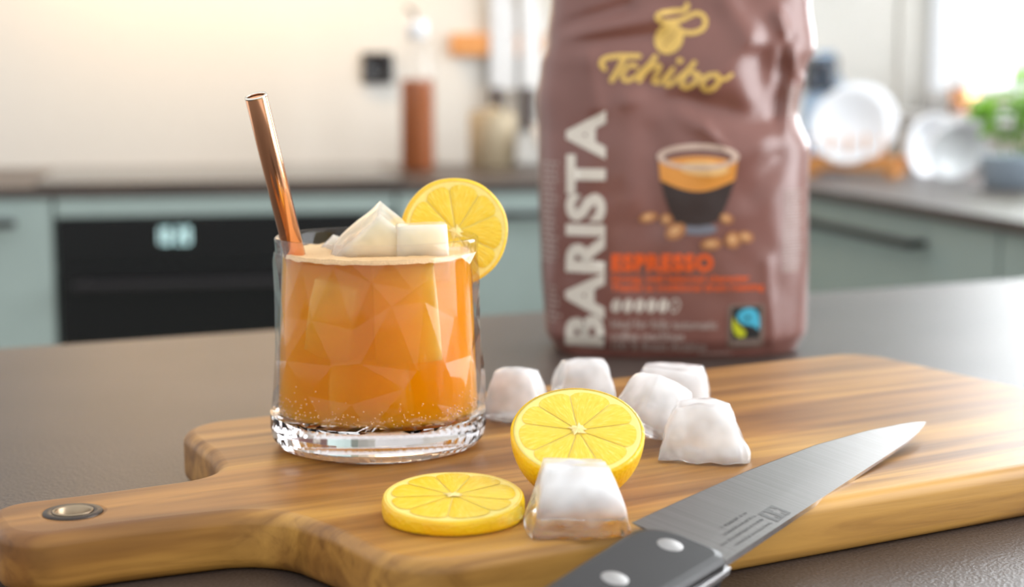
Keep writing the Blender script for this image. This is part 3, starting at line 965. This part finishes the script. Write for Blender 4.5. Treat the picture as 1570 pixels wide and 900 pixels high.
# half lemon: cut face up and towards the viewer, resting on its side
LR, LD = 0.0228, 0.0245
lh = empty('lemon_half', (.0222, .519, .9440), (R(90 - 61), 0, R(0)))
tag(lh, 'lemon half with its cut face tipped up behind the front ice cube', 'lemon')
prof = [(LR * .955, 0.0), (LR * .985, -.0002), (LR, -.0010)]
for k in range(1, 22):
    t = k / 22 * PI / 2
    prof.append((LR * math.cos(t) ** .9, -.001 - (LD - .001) * math.sin(t) ** 1.0))
prof += [(.0035, -LD - .0006), (.0025, -LD - .0022), (0, -LD - .0026)]
lathe('rind', prof, M['rind'], lh, 64)
lathe('pith', [(0, -.0001), (LR * .5, -.0001), (LR * .90, 0.0), (LR * .955, -.0001), (LR * .96, -.0012)], M['pith'], lh, 64)
segments(lh, LR, 9, 0.0, .22)
core(lh, LR, 0.0002)

def lemon_slice(label, R_, th, loc, rot, wedge=0.0, notch=None, nseg=9, phase=0.0):
    e = empty('lemon_slice', loc, rot)
    tag(e, label, 'lemon slice', 'lemon slices')
    n = 72
    v, f = [], []
    prof_ = [(R_ * .94, 0, 0), (R_ * .985, 0, .06), (R_, 0, .25), (R_, 0, .75), (R_ * .985, 0, .94), (R_ * .94, 0, 1.0)]
    m = len(prof_)
    idx = [i for i in range(n + 1)]
    a_0 = 0 if notch is None else notch[0] + notch[1] / 2
    span = 2 * PI if notch is None else 2 * PI - notch[1]
    def zt(x, y, t):
        top_ = th + wedge * (y / R_)
        return t * top_
    for i in range(n + 1):
        a = a_0 + span * i / n
        for r, _, t in prof_:
            wob = 1 + .006 * math.sin(3 * a + phase) + .004 * math.sin(7 * a)
            x, y = r * wob * math.cos(a), r * wob * math.sin(a)
            v.append((x, y, zt(x, y, t)))
    for i in range(n):
        for k in range(m - 1):
            f.append((i * m + k, (i + 1) * m + k, (i + 1) * m + k + 1, i * m + k + 1))
    bm = bmesh.new()
    vs = [bm.verts.new(p) for p in v]
    for q_ in f:
        bm.faces.new([vs[i] for i in q_])
    bmesh.ops.remove_doubles(bm, verts=bm.verts[:], dist=1e-7)
    from_bm('rind', bm, M['rind'], e, True)
    # pith: both cut faces, closed body
    bm = bmesh.new()
    ct_, cb_ = bm.verts.new((0, 0, zt(0, 0, 1))), bm.verts.new((0, 0, 0))
    tp, bt2 = [], []
    for i in range(n + 1):
        a = a_0 + span * i / n
        wob = 1 + .006 * math.sin(3 * a + phase) + .004 * math.sin(7 * a)
        x, y = R_ * .965 * wob * math.cos(a), R_ * .965 * wob * math.sin(a)
        tp.append(bm.verts.new((x, y, zt(x, y, 1) - .0001))); bt2.append(bm.verts.new((x, y, .0001)))
    for i in range(n):
        bm.faces.new((ct_, tp[i], tp[i + 1])); bm.faces.new((cb_, bt2[i + 1], bt2[i]))
        bm.faces.new((tp[i], bt2[i], bt2[i + 1], tp[i + 1]))
    if notch is not None:
        bm.faces.new((ct_, cb_, bt2[0], tp[0])); bm.faces.new((ct_, tp[-1], bt2[-1], cb_))
    bmesh.ops.remove_doubles(bm, verts=bm.verts[:], dist=1e-7)
    from_bm('pith', bm, M['pith'], e)
    skip = ()
    c0 = len(e.children)
    segments(e, R_, nseg, 0.0, phase, skip)
    for ch in e.children:
        if ch.name.startswith('segment'):
            for vv in ch.data.vertices:
                vv.co.z += zt(vv.co.x, vv.co.y, 1)
    core(e, R_, zt(0, 0, 1))
    return e
lemon_slice('thick lemon slice lying flat on the board in front of the tumbler', .0233, .0072, (-.0192, .4970, BT + .0001), (0, 0, R(0)), wedge=.0024, phase=.5)
lemon_slice('lemon slice perched upright on the rim of the tumbler', .0217, .0042, (-.0235, .6260, 1.0015), (R(88), R(0), R(14)), notch=(R(-90), R(7)), phase=.31)

# ------------------------------------------------------------------ chef's knife
KO = Vector((0.0630, 0.4576, 0.9155))
ka = Vector((0.56152, 0.82589, 0.05104)).normalized()
ke = Vector((-0.81130, 0.53736, 0.23030)).normalized()
kn = ka.cross(ke).normalized()
kf = empty('chef_knife', KO)
kf.matrix_world = Matrix(((ka.x, ke.x, kn.x, KO.x), (ka.y, ke.y, kn.y, KO.y), (ka.z, ke.z, kn.z, KO.z), (0, 0, 0, 1)))
tag(kf, 'chef knife with a black riveted handle lying over the edge of the board', 'knife')
def blade_mat():
    nt = NT('brushed_blade')
    tc = nt.n('ShaderNodeTexCoord')
    mp_ = nt.n('ShaderNodeMapping'); mp_.inputs['Scale'].default_value = (900, 12, 12)
    nt.l(tc.outputs['Object'], mp_.inputs['Vector'])
    nz = nt.n('ShaderNodeTexNoise', i_Scale=1.0, i_Detail=3.0); nt.l(mp_.outputs[0], nz.inputs['Vector'])
    nt.l(ramp(nt, nz.outputs['Fac'], [(0.3, (.185, .175, .165, 1)), (0.7, (.225, .215, .205, 1))]), nt.b.inputs['Base Color'])
    bp = nt.n('ShaderNodeBump', i_Strength=0.12, i_Distance=0.0002); nt.l(nz.outputs['Fac'], bp.inputs['Height'])
    nt.l(bp.outputs[0], nt.b.inputs['Normal'])
    nt.set(Metallic=1.0, Roughness=0.36)
    return nt.m
M['blade'] = blade_mat()
M['spine'] = simple('polished_spine', (.72, .72, .74, 1), 0.22, 1.0)
def edge_y(x):       # cutting edge, mm
    P_ = [(3.5, 33.8), (34.6, 31.6), (77.6, 28.3), (122, 22.8), (155.9, 15.6), (176, 9.6), (184, 6.8), (188, 3.6)]
    for (x0, y0), (x1, y1) in zip(P_, P_[1:]):
        if x <= x1:
            return y0 + (y1 - y0) * (x - x0) / (x1 - x0)
    return 3.6
def spine_y(x):
    return 0.0 if x < 150 else 3.4 * ((x - 150) / 38.3) ** 2
v, f = [], []
NX = 60
for i in range(NX + 1):
    x = 0.5 + (188.3 - 0.5) * i / NX
    xe = max(x, 3.5 + 0.0 * x)
    ys, ye = spine_y(x), edge_y(max(x, 3.5))
    if i == NX:
        ye = ys + .25
    th = 1.35 * (1 - 0.72 * i / NX)
    xs_ = x + (0 if i else 0.0)
    # cross-section: spine top, bevel, edge, bevel, spine bottom
    sec = [(ys, th), (ys + (ye - ys) * .35, th * .80), (ye - .5 * (ye - ys > 2), .18), (ye, 0.0), (ye - .5 * (ye - ys > 2), -.18), (ys + (ye - ys) * .35, -th * .80), (ys, -th)]
    for y, z in sec:
        sk = 3.0 * (y - ys) / max(1, ye - ys) if i == 0 else 0
        v.append(((x + sk) * mm, y * mm, z * mm))
for i in range(NX):
    A, B = i * 7, i * 7 + 7
    for k in range(6):
        f.append((A + k, A + k + 1, B + k + 1, B + k))
    f.append((A + 6, A, B, B + 6))
f.append(tuple(range(7))); f.append(tuple(NX * 7 + k for k in range(7)))
bl = pydata('blade', v, f, M['blade'], kf)
bl.data.materials.append(M['spine'])
for p in bl.data.polygons:
    if p.center.y < spine_y(p.center.x / mm) * mm + .0003 and abs(p.normal.y) > .7:
        p.material_index = 1
# bolster strip and tang seen along the handle spine
box('tang', (-.118, -.0032, -.0013), (.0005, .0262, .0013), M['spine'], kf, .0004)
def scale_bm(sgn):
    # handle scale: rounded slab on one side of the tang
    bm = bmesh.new()
    ol = round_poly([(-.119, -.004, .010), (-.060, -.0015, .05), (-.001, -.0030, .004), (-.0015, .0262, .012), (-.030, .0250, .04), (-.075, .0235, .05), (-.112, .0275, .010), (-.121, .0240, .006)], 8)
    levels = [(0.0013, 0.0), (0.0042, 0.0), (0.0058, .0010), (0.0065, .0028)]
    cx = sum(p.x for p in ol) / len(ol); cy = sum(p.y for p in ol) / len(ol)
    rows = []
    for z, ins in levels:
        row = []
        for p in ol:
            d = Vector((cx - p.x, cy - p.y)); 
            q_ = Vector((p.x + (ins if p.x < cx else -ins) * min(1, abs(p.x - cx) / .05), p.y + (ins if p.y < cy else -ins)))
            row.append(bm.verts.new((q_.x, q_.y, sgn * z)))
        rows.append(row)
    n_ = len(ol)
    for A, B in zip(rows, rows[1:]):
        for i in range(n_):
            bm.faces.new((A[i], A[(i + 1) % n_], B[(i + 1) % n_], B[i]))
    bm.faces.new(rows[0]); bm.faces.new(rows[-1])
    return bm
M['pom'] = simple('black_handle_plastic', srgb(22, 20, 21), 0.42, var=0.08, bump=0.00005, scale=1500)
for s in (1, -1):
    hs = from_bm('handle_scale', scale_bm(s), M['pom'], kf)
M['rivet'] = simple('rivet', (.40, .39, .38, 1), 0.5, 0.6)
for x in (-.0125, -.0450, -.0880):
    lathe('rivet', [(0, .00665), (.0038, .00665), (.0040, .0065), (.0040, .004)], M['rivet'], kf, 28, loc=(x, .0122, 0))

def text_bm(s, bold=0.0, spacing=1.0, shear=0.0):
    cu = bpy.data.curves.new('txt', 'FONT')
    cu.body = s; cu.size = 1.0; cu.offset = bold; cu.space_character = spacing; cu.shear = shear
    cu.resolution_u = 3
    o = bpy.data.objects.new('txt', cu); col.objects.link(o)
    dg_ = bpy.context.evaluated_depsgraph_get(); dg_.update()
    me = bpy.data.meshes.new_from_object(o.evaluated_get(dg_))
    bpy.data.objects.remove(o); bpy.data.curves.remove(cu)
    bm = bmesh.new(); bm.from_mesh(me); bpy.data.meshes.remove(me)
    return bm
def bm_bounds(bm):
    xs = [v.co.x for v in bm.verts]; ys = [v.co.y for v in bm.verts]
    return min(xs), max(xs), min(ys), max(ys)
# etched mark and lettering on the blade (read with the spine down)
M['etch'] = simple('etched_grey', (.12, .115, .11, 1), 0.35, 1.0)
def blade_z(x, y):
    i = (x / mm - .5) / 187.8
    th = 1.35 * (1 - .72 * i); ye = edge_y(x / mm); ys = 0
    t = (y / mm) / ye
    return (th * (1 - t / .35 * .2) if t < .35 else th * .8 + (.18 - th * .8) * (t - .35) / .65) * mm
def etch(bm, x0, x1, y0, y1, up, name):
    """fit a flat shape (its x to right) into a rectangle on the blade; 'up' turns it so that letters stand along the blade width"""
    bx0, bx1, by0, by1 = bm_bounds(bm)
    for v_ in bm.verts:
        s_, t_ = (v_.co.x - bx0) / (bx1 - bx0), (v_.co.y - by0) / (by1 - by0)
        X = x0 + (x1 - x0) * s_; Y = y0 + (y1 - y0) * t_
        v_.co = (X, Y, blade_z(X, Y) + .00008)
    return from_bm(name, bm, M['etch'], kf)
def quad_bm(rects):
    bm = bmesh.new()
    for x0, y0, x1, y1 in rects:
        bm.faces.new([bm.verts.new((a, b, 0)) for a, b in ((x0, y0), (x1, y0), (x1, y1), (x0, y1))])
    return bm
# square emblem with two little figures left clear
rects = [(0, 0, 10, 1), (0, 9, 10, 10), (0, 1, .8, 9), (9.2, 1, 10, 9), (4.6, 1, 5.4, 9), (.8, 5.2, 1.6, 6.2), (3.8, 5.2, 4.6, 6.2),
         (.8, 1, 1.4, 5.2), (4.0, 1, 4.6, 5.2), (2.4, 1, 3.0, 3.4), (.8, 6.2, 1.8, 9), (3.6, 6.2, 4.6, 9), (1.8, 8.4, 3.6, 9),
         (5.4, 6.2, 6.4, 9), (8.2, 6.2, 9.2, 9), (6.4, 8.4, 8.2, 9), (5.4, 1, 6.0, 5.2), (8.6, 1, 9.2, 5.2), (7.0, 1, 7.6, 3.4)]
etch(quad_bm(rects), .0435, .0545, .0018, .0090, 0, 'maker_mark')
for k, L_ in enumerate((.026, .030, .022, .018)):
    # faint etched lines of lettering, too small to read: rows of short strokes
    rr2 = random.Random(k)
    rects = []; x = 0
    while x < L_ * 1000:
        w_ = rr2.choice((.7, 1.0, 1.3))
        rects.append((x, 0, x + w_ * .35, 1.3)); rects.append((x + w_ * .35, rr2.choice((0, .5, 1.0)), x + w_, rr2.choice((0, .5, 1.0)) + .3))
        x += w_ + .5 + (1.2 if rr2.random() < .15 else 0)
    etch(quad_bm(rects), .0415 - L_, .0415, .0024 + k * .0030, .0024 + k * .0030 + .0012, 0, 'etched_lettering')

# ------------------------------------------------------------------ coffee bag
BX, BY = 0.100, 0.952
bag = empty('coffee_bag', (BX, BY, 0.90))
tag(bag, 'tall brown foil bag of espresso coffee beans standing behind the board', 'coffee bag')
def interp(tab, z):
    if z <= tab[0][0]: return tab[0][1]
    for (z0, a), (z1, b) in zip(tab, tab[1:]):
        if z <= z1:
            t = (z - z0) / (z1 - z0); t = t * t * (3 - 2 * t)
            return a + (b - a) * t
    return tab[-1][1]
def zv(v): return .2102 - .000394 * v
LEFT = sorted([(zv(v), -x) for v, x in ((540, -.0725), (500, -.0798), (400, -.0822), (300, -.0838), (200, -.0842), (150, -.0854), (100, -.083), (60, -.079), (0, -.0765))]) + [(.25, .0745), (.30, .0745)]
RIGHT = sorted([(zv(v), x) for v, x in ((540, .074), (500, .0803), (400, .0805), (300, .0795), (225, .0795), (170, .0722), (110, .0760), (70, .0815), (0, .0780))]) + [(.25, .0745), (.30, .0745)]
DEPTH = [(0.0, .041), (.012, .046), (.10, .047), (.17, .043), (.215, .035), (.27, .014), (.295, .003), (.32, .003)]
ZTOP = .312
PU = .000378          # metres per print unit
def pz(v): return .208 - PU * v
def px_(u): return (u - 1049.6) * PU
FOLDS = [  # creases on the front: two points in print units, width, depth (+ out)
    (850, 62, 1010, 22, 14, .0030), (856, 40, 960, 10, 12, -.0030), (870, 62, 1010, 55, 14, -.0028), (900, 85, 915, 160, 14, .0024),
    (1110, 0, 1150, 60, 20, .0034), (1150, 60, 1085, 125, 20, .0030), (1165, 85, 1180, 150, 26, -.0050), (1000, 135, 1190, 190, 22, -.0040),
    (1040, 165, 1085, 205, 14, .0016), (1078, 190, 1110, 222, 7, .0020), (1090, 250, 1205, 200, 24, .0028), (1150, 300, 1195, 240, 20, -.0016),
    (960, 160, 965, 300, 22, .0014), (1000, 200, 1010, 330, 22, -.0012), (880, 200, 876, 420, 16, -.0010), (940, 330, 950, 520, 30, .0010),
    (1060, 130, 960, 150, 14, .0018), (1195, 20, 1225, 105, 10, .0040), (1210, 60, 1195, 170, 12, -.0045), (1180, 400, 1196, 540, 10, .0014),
    (845, 460, 900, 545, 14, -.0020), (860, 540, 1000, 548, 14, -.0018)]
def crease(x, z):
    d_ = 0
    for u0, v0, u1, v1, w, a in FOLDS:
        x0, z0, x1, z1 = px_(u0), pz(v0), px_(u1), pz(v1)
        dx, dz = x1 - x0, z1 - z0
        t = max(0, min(1, ((x - x0) * dx + (z - z0) * dz) / (dx * dx + dz * dz)))
        q2 = ((x - x0 - t * dx) ** 2 + (z - z0 - t * dz) ** 2) / (w * PU) ** 2
        if q2 < 9:
            d_ += a * math.exp(-q2)
    d_ += .0011 * noise.noise(Vector((x * 28, z * 28, 3.3))) + .0005 * noise.noise(Vector((x * 80, z * 70, 1.3)))
    return d_
def halfw(x, z):
    return interp(LEFT, z) if x < 0 else interp(RIGHT, z)
def nexp(x): return 3.4 if x < 0 else 2.3
def front(x, z, off=0.0):
    a = halfw(x, z)
    xn = min(1.0, abs(x) / a)
    NE = nexp(x)
    prof_ = (1 - xn ** NE) ** (1 / NE)
    fade = min(1, (1 - xn) * 6) * min(1, max(0, (.30 - z) / .03)) * min(1, z / .01 + .1)
    return -interp(DEPTH, z) * prof_ - (crease(x, z) * fade) * 1.0 - off
NXB, NZB = 90, 150
v, f = [], []
def xs_at(i):  # denser near the sides
    t = -1 + 2 * i / NXB
    return math.sin(t * PI / 2) if True else t
rows = []
for j in range(NZB + 1):
    z = ZTOP * j / NZB
    row = []
    for i in range(NXB + 1):
        s = xs_at(i)
        x = s * halfw(s, z)
        row.append(len(v)); v.append((x, front(x, z), z))
    for i in range(NXB - 1, 0, -1):
        s = xs_at(i)
        x = s * halfw(s, z)
        a = halfw(s, z)
        NE = nexp(s); pr = (1 - min(1, abs(s)) ** NE) ** (1 / NE)
        row.append(len(v)); v.append((x, interp(DEPTH, z) * pr + .002 * noise.noise(Vector((x * 30, z * 25, 9))) * min(1, (1 - abs(s)) * 6) * min(1, max(0, (.30 - z) / .03)), z))
    rows.append(row)
L_ = len(rows[0])
for A, B in zip(rows, rows[1:]):
    for i in range(L_):
        j = (i + 1) % L_
        f.append((A[i], A[j], B[j], B[i]))
f.append(tuple(reversed(rows[0]))); f.append(tuple(rows[-1]))
def bag_mat():
    nt = NT('brown_foil')
    tc = nt.n('ShaderNodeTexCoord')
    nz = nt.n('ShaderNodeTexNoise', i_Scale=40.0, i_Detail=3.0); nt.l(tc.outputs['Object'], nz.inputs['Vector'])
    nt.l(ramp(nt, nz.outputs['Fac'], [(0.3, srgb(122, 77, 67)), (0.7, srgb(130, 84, 74))]), nt.b.inputs['Base Color'])
    nt.set(Roughness=0.38, Coat_Weight=0.4, Coat_Roughness=0.22)
    return nt.m
M['bag'] = bag_mat()
pydata('bag_body', v, f, M['bag'], bag, True)
bm = bmesh.new()
for k in range(3):
    z = .292 + k * .006
    box_bm((-.0745, -.0045, z), (.0745, .0045, z + .0025), .001, bm=bm)
from_bm('crimped_seal', bm, M['bag'], bag)

def flat(name, c, rough=0.45):
    return simple(name, c, rough, scale=500, var=0.02)
INK = {'cream': flat('ink_cream', srgb(228, 220, 206)), 'gold': flat('ink_gold', srgb(226, 188, 98)), 'gold_dark': flat('ink_gold_dark', srgb(190, 150, 80)),
       'orange': flat('ink_orange', srgb(240, 96, 22)), 'grey': flat('ink_grey', srgb(176, 156, 146)), 'dark': flat('ink_dark', srgb(52, 38, 34)),
       'crema': flat('ink_crema', srgb(226, 152, 64)), 'crema_light': flat('ink_crema_light', srgb(240, 196, 130)), 'rim': flat('ink_rim', srgb(206, 180, 162)),
       'bean': flat('ink_bean', srgb(178, 120, 74)), 'bean_light': flat('ink_bean_light', srgb(214, 164, 112)), 'black': flat('ink_black', srgb(30, 28, 26)), 'blue': flat('ink_blue', srgb(70, 178, 205)),
       'lime': flat('ink_lime', srgb(196, 200, 30)), 'brown': flat('ink_brown', srgb(126, 80, 70)), 'silver': flat('ink_silver', srgb(120, 122, 132)), 'frame': flat('ink_frame', srgb(126, 106, 94))}
def print_on(name, bm, ink, layer=1, step=9.0, on=None):
    """bm holds flat artwork in print units (x right, y = v down negative); wraps it on the front of the bag"""
    bx0, bx1, by0, by1 = bm_bounds(bm)
    k = math.ceil(bx0 / step)
    while k * step < bx1:
        bmesh.ops.bisect_plane(bm, geom=bm.verts[:] + bm.edges[:] + bm.faces[:], plane_co=(k * step, 0, 0), plane_no=(1, 0, 0)); k += 1
    k = math.ceil(by0 / step)
    while k * step < by1:
        bmesh.ops.bisect_plane(bm, geom=bm.verts[:] + bm.edges[:] + bm.faces[:], plane_co=(0, k * step, 0), plane_no=(0, 1, 0)); k += 1
    bmesh.ops.triangulate(bm, faces=bm.faces[:])
    for v_ in bm.verts:
        x, z = px_(v_.co.x), pz(-v_.co.y)
        v_.co = (x, front(x, z, .00025 + .00015 * layer), z)
    return from_bm(name, bm, INK[ink], on or bag)
def fit_text(s, u0, u1, v0, v1, bold=0.0, rot90=False, spacing=1.0, shear=0.0, drop=0.0):
    """text fitted to the box u0..u1, v0 (top)..v1 (bottom); drop tilts the line down to the right"""
    bm = text_bm(s, bold, spacing, shear)
    bx0, bx1, by0, by1 = bm_bounds(bm)
    for v_ in bm.verts:
        a, b = (v_.co.x - bx0) / (bx1 - bx0), (v_.co.y - by0) / (by1 - by0)
        if rot90:    # reads upwards
            v_.co = (u1 - (u1 - u0) * b, -(v1 - (v1 - v0) * a), 0)
        else:
            v_.co = (u0 + (u1 - u0) * a, -(v1 - (v1 - v0) * b) - drop * a, 0)
    return bm
def poly_bm(pts, bm=None):
    bm = bm or bmesh.new()
    bm.faces.new([bm.verts.new((x, -y, 0)) for x, y in pts])
    return bm
def ell(cx, cy, rx, ry, rot=0.0, a0=0, a1=360, n=28):
    o_ = []
    for i in range(n):
        t = R(a0 + (a1 - a0) * i / (n if a1 - a0 == 360 else n - 1))
        x, y = rx * math.cos(t), ry * math.sin(t)
        o_.append((cx + x * math.cos(rot) - y * math.sin(rot), cy + x * math.sin(rot) + y * math.cos(rot)))
    return o_
def stroke(bm, pts, w, n=5):
    """thick round line through points (Catmull-Rom)"""
    P_ = [Vector(p) for p in pts]
    S = []
    for i in range(len(P_) - 1):
        p0, p1, p2, p3 = P_[max(i - 1, 0)], P_[i], P_[i + 1], P_[min(i + 2, len(P_) - 1)]
        for k in range(n):
            t = k / n
            S.append(0.5 * ((2 * p1) + (p2 - p0) * t + (2 * p0 - 5 * p1 + 4 * p2 - p3) * t * t + (3 * p1 - p0 - 3 * p2 + p3) * t ** 3))
    S.append(P_[-1])
    lr = []
    for i, p in enumerate(S):
        d = (S[min(i + 1, len(S) - 1)] - S[max(i - 1, 0)]).normalized()
        nn = Vector((-d.y, d.x)) * w / 2
        lr.append((bm.verts.new((p.x + nn.x, -(p.y + nn.y), 0)), bm.verts.new((p.x - nn.x, -(p.y - nn.y), 0))))
    for A, B in zip(lr, lr[1:]):
        bm.faces.new((A[0], A[1], B[1], B[0]))
    for p in (S[0], S[-1]):
        poly_bm(ell(p.x, p.y, w / 2, w / 2, n=12), bm)
    return bm

# emblem: bean with a swirl of steam
bm = poly_bm(ell(1024, 57, 21, 25, R(28)))
stroke(bm, [(1052, 6), (1049, 14), (1030, 16), (1010, 20), (1006, 27), (1015, 32), (1040, 30), (1066, 19), (1079, 27), (1076, 42), (1058, 49), (1038, 45), (1030, 38)], 7.5)
emb = print_on('emblem', bm, 'gold', 1)
print_on('emblem_groove', stroke(bmesh.new(), [(1036, 44), (1030, 54), (1022, 60), (1014, 72)], 2.2), 'gold_dark', 2, on=emb)
# script wordmark, drawn stroke by stroke along a baseline that falls to the right
bm = bmesh.new()
stroke(bm, [(926, 103), (921, 96), (926, 88), (945, 84), (978, 84)], 8)                       # T bar
stroke(bm, [(956, 86), (948, 102), (937, 120)], 9)                                            # T stem
stroke(bm, [(974, 100), (966, 97), (957, 105), (953, 116), (960, 121), (972, 116)], 7)         # c
stroke(bm, [(972, 116), (988, 101), (1003, 86)], 6)
stroke(bm, [(1003, 85), (990, 103), (979, 121)], 8)                                           # h
stroke(bm, [(985, 110), (1000, 99), (1010, 99), (1006, 110), (1001, 122), (1010, 124)], 7)
stroke(bm, [(1010, 124), (1020, 113), (1028, 104)], 5)
stroke(bm, [(1030, 103), (1022, 117), (1020, 127), (1028, 126), (1038, 116)], 7)               # i
poly_bm(ell(1040, 91, 5.2, 4.6), bm)
stroke(bm, [(1038, 116), (1052, 104), (1062, 93)], 5)
stroke(bm, [(1062, 94), (1050, 110), (1043, 126), (1052, 131), (1064, 123), (1068, 112), (1060, 110)], 8)  # b
stroke(bm, [(1066, 112), (1076, 116), (1082, 116)], 5)
stroke(bm, [(1096, 112), (1082, 114), (1074, 126), (1080, 135), (1092, 132), (1100, 120), (1094, 112)], 8) # o
stroke(bm, [(1094, 114), (1108, 119), (1119, 112)], 6)
print_on('wordmark', bm, 'gold', 1)
print_on('title_lettering', fit_text('BARISTA', 868, 929, 166, 533, 0.048, True, 1.06), 'cream', 1)
print_on('subtitle_lettering', fit_text('ESPRESSO', 938, 1095, 385, 413, 0.052, spacing=1.12), 'orange', 1)
print_on('claim_lettering', fit_text('Strong, well balanced character', 938, 1153, 418, 432, 0.025), 'orange', 1)
print_on('claim_lettering', fit_text('Thanks to traditional drum roasting', 938, 1176, 432, 446, 0.025), 'orange', 1)
beans = []
for i in range(5):
    beans.append(print_on('rating_bean', poly_bm(ell(946 + i * 18.2, 466, 7.2, 11, R(12))), 'cream', 1))
bm = bmesh.new()
e1_, e2_ = ell(946 + 5 * 18.2, 466, 7.2, 11, R(12)), ell(946 + 5 * 18.2, 466, 5.2, 9, R(12))
for i in range(28):
    j = (i + 1) % 28
    poly_bm([e1_[i], e1_[j], e2_[j], e2_[i]], bm)
print_on('rating_bean_outline', bm, 'cream', 1)
for i in range(5):
    print_on('bean_groove', stroke(bmesh.new(), [(948.5 + i * 18.2, 457), (945.5 + i * 18.2, 463), (946.5 + i * 18.2, 469), (943.5 + i * 18.2, 475)], 1.6), 'brown', 2, on=beans[i])
print_on('note_lettering', fit_text('Ideal for fully automatic', 938, 1103, 487, 505, 0.025, drop=2), 'grey', 1)
print_on('note_lettering', fit_text('coffee machines', 938, 1052, 506, 520, 0.025, drop=1), 'grey', 1)
print_on('note_lettering', fit_text('100 % finest Arabica', 940, 1087, 522, 537, 0.025, drop=1), 'grey', 1)
# printed coffee glass with crema
cup = [(1007, 232), (1010, 262), (1016, 290), (1024, 318), (1034, 345), (1050, 354), (1070, 356), (1090, 353), (1104, 343), (1114, 316), (1122, 288), (1128, 262), (1131, 232)]
print_on('printed_cup_foot', poly_bm(ell(1070, 347, 30, 9)), 'silver', 1)
dark = [(1012, 272), (1017, 292), (1026, 318), (1036, 337), (1052, 341), (1070, 342), (1088, 340), (1102, 333), (1112, 314), (1121, 290), (1126, 272), (1100, 284), (1070, 288), (1040, 284)]
cof = print_on('printed_cup', poly_bm(dark), 'dark', 2)
crema = [(1009, 244), (1012, 272)] + [(1012 + 114 * i / 10, 272 + 17 * math.sin(PI * i / 10)) for i in range(1, 10)] + [(1126, 272), (1129, 244)] + [(1129 - 120 * i / 10, 244 - 9 * math.sin(PI * i / 10)) for i in range(1, 10)]
print_on('printed_crema', poly_bm(crema), 'crema', 3, on=cof)
print_on('printed_crema_sheen', poly_bm(ell(1078, 254, 38, 11, R(3))), 'crema_light', 4, on=cof)
bm = bmesh.new()
e1_, e2_ = ell(1069, 236, 63, 20), ell(1069, 237, 52, 12)
for i in range(28):
    j = (i + 1) % 28
    poly_bm([e1_[i], e1_[j], e2_[j], e2_[i]], bm)
print_on('printed_cup_rim', bm, 'rim', 5, on=cof)
for i, (cx, cy, rx, ry, a) in enumerate(((994, 329, 15, 8, -.2), (1022, 332, 10, 9, .3), (1036, 350, 17, 12, -.5), (1114, 331, 11, 8, .3), (1091, 370, 17, 9, -.1), (1125, 364, 13, 13, .4), (1145, 360, 13, 9, .2))):
    pb_ = print_on('printed_bean', poly_bm(ell(cx, cy, rx, ry, a, n=20)), 'bean', 3 + i % 3)
    print_on('printed_bean_sheen', poly_bm(ell(cx - 1, cy - 1, rx * .55, ry * .5, a, n=16)), 'bean_light', 7, on=pb_)
# certification mark: framed square with a blue and a lime swirl
def rr(cx0, cy0, cx1, cy1, r):
    return [tuple(p) for p in round_poly([(cx0, cy0, r), (cx1, cy0, r), (cx1, cy1, r), (cx0, cy1, r)], 4)]
mkf = print_on('mark_frame', poly_bm(rr(1120, 465, 1178, 534, 5)), 'frame', 1)
print_on('mark_ground', poly_bm(rr(1126, 469, 1172, 519, 2)), 'black', 2, on=mkf)
print_on('mark_swirl_blue', poly_bm([(1134, 480), (1142, 473), (1153, 470), (1163, 473), (1169, 481), (1171, 494), (1170, 506), (1162, 500), (1152, 497), (1144, 496), (1136, 490)]), 'blue', 3, on=mkf)
print_on('mark_dot', poly_bm(ell(1151, 486, 3.4, 3.4, n=14)), 'black', 4, on=mkf)
print_on('mark_swirl_lime', poly_bm([(1128, 484), (1134, 494), (1142, 501), (1149, 508), (1147, 516), (1139, 517), (1131, 511), (1127, 500)]), 'lime', 3, on=mkf)
bm = bmesh.new()
for k in range(9):
    poly_bm([(1130 + k * 4.4, 523), (1133 + k * 4.4, 523), (1133 + k * 4.4, 528), (1130 + k * 4.4, 528)], bm)
print_on('mark_lettering', bm, 'grey', 3, on=mkf)
# rows of fine print on the two side panels and along the foot, too small to read
def fine_print(name, u0, u1, v0, v1, dv, ink, seed, vert=False):
    rs = random.Random(seed)
    bm = bmesh.new()
    v_ = v0
    while v_ < v1:
        u = u0
        ue = u1 - rs.random() * (u1 - u0) * .3
        while u < ue:
            w_ = rs.uniform(3, 8)
            poly_bm([(u, v_), (min(u + w_, ue), v_), (min(u + w_, ue), v_ + dv * .42), (u, v_ + dv * .42)], bm)
            u += w_ + 2.2
        v_ += dv
    return print_on(name, bm, ink, 1)
fine_print('fine_print', 834, 858, 245, 400, 9, 'grey', 1)
fine_print('fine_print', 838, 862, 440, 500, 9, 'grey', 2)
fine_print('fine_print', 1214, 1246, 130, 180, 5, 'grey', 3)
fine_print('fine_print', 1208, 1246, 290, 420, 5, 'grey', 4)
fine_print('fine_print', 1076, 1142, 541, 546, 7, 'grey', 5)
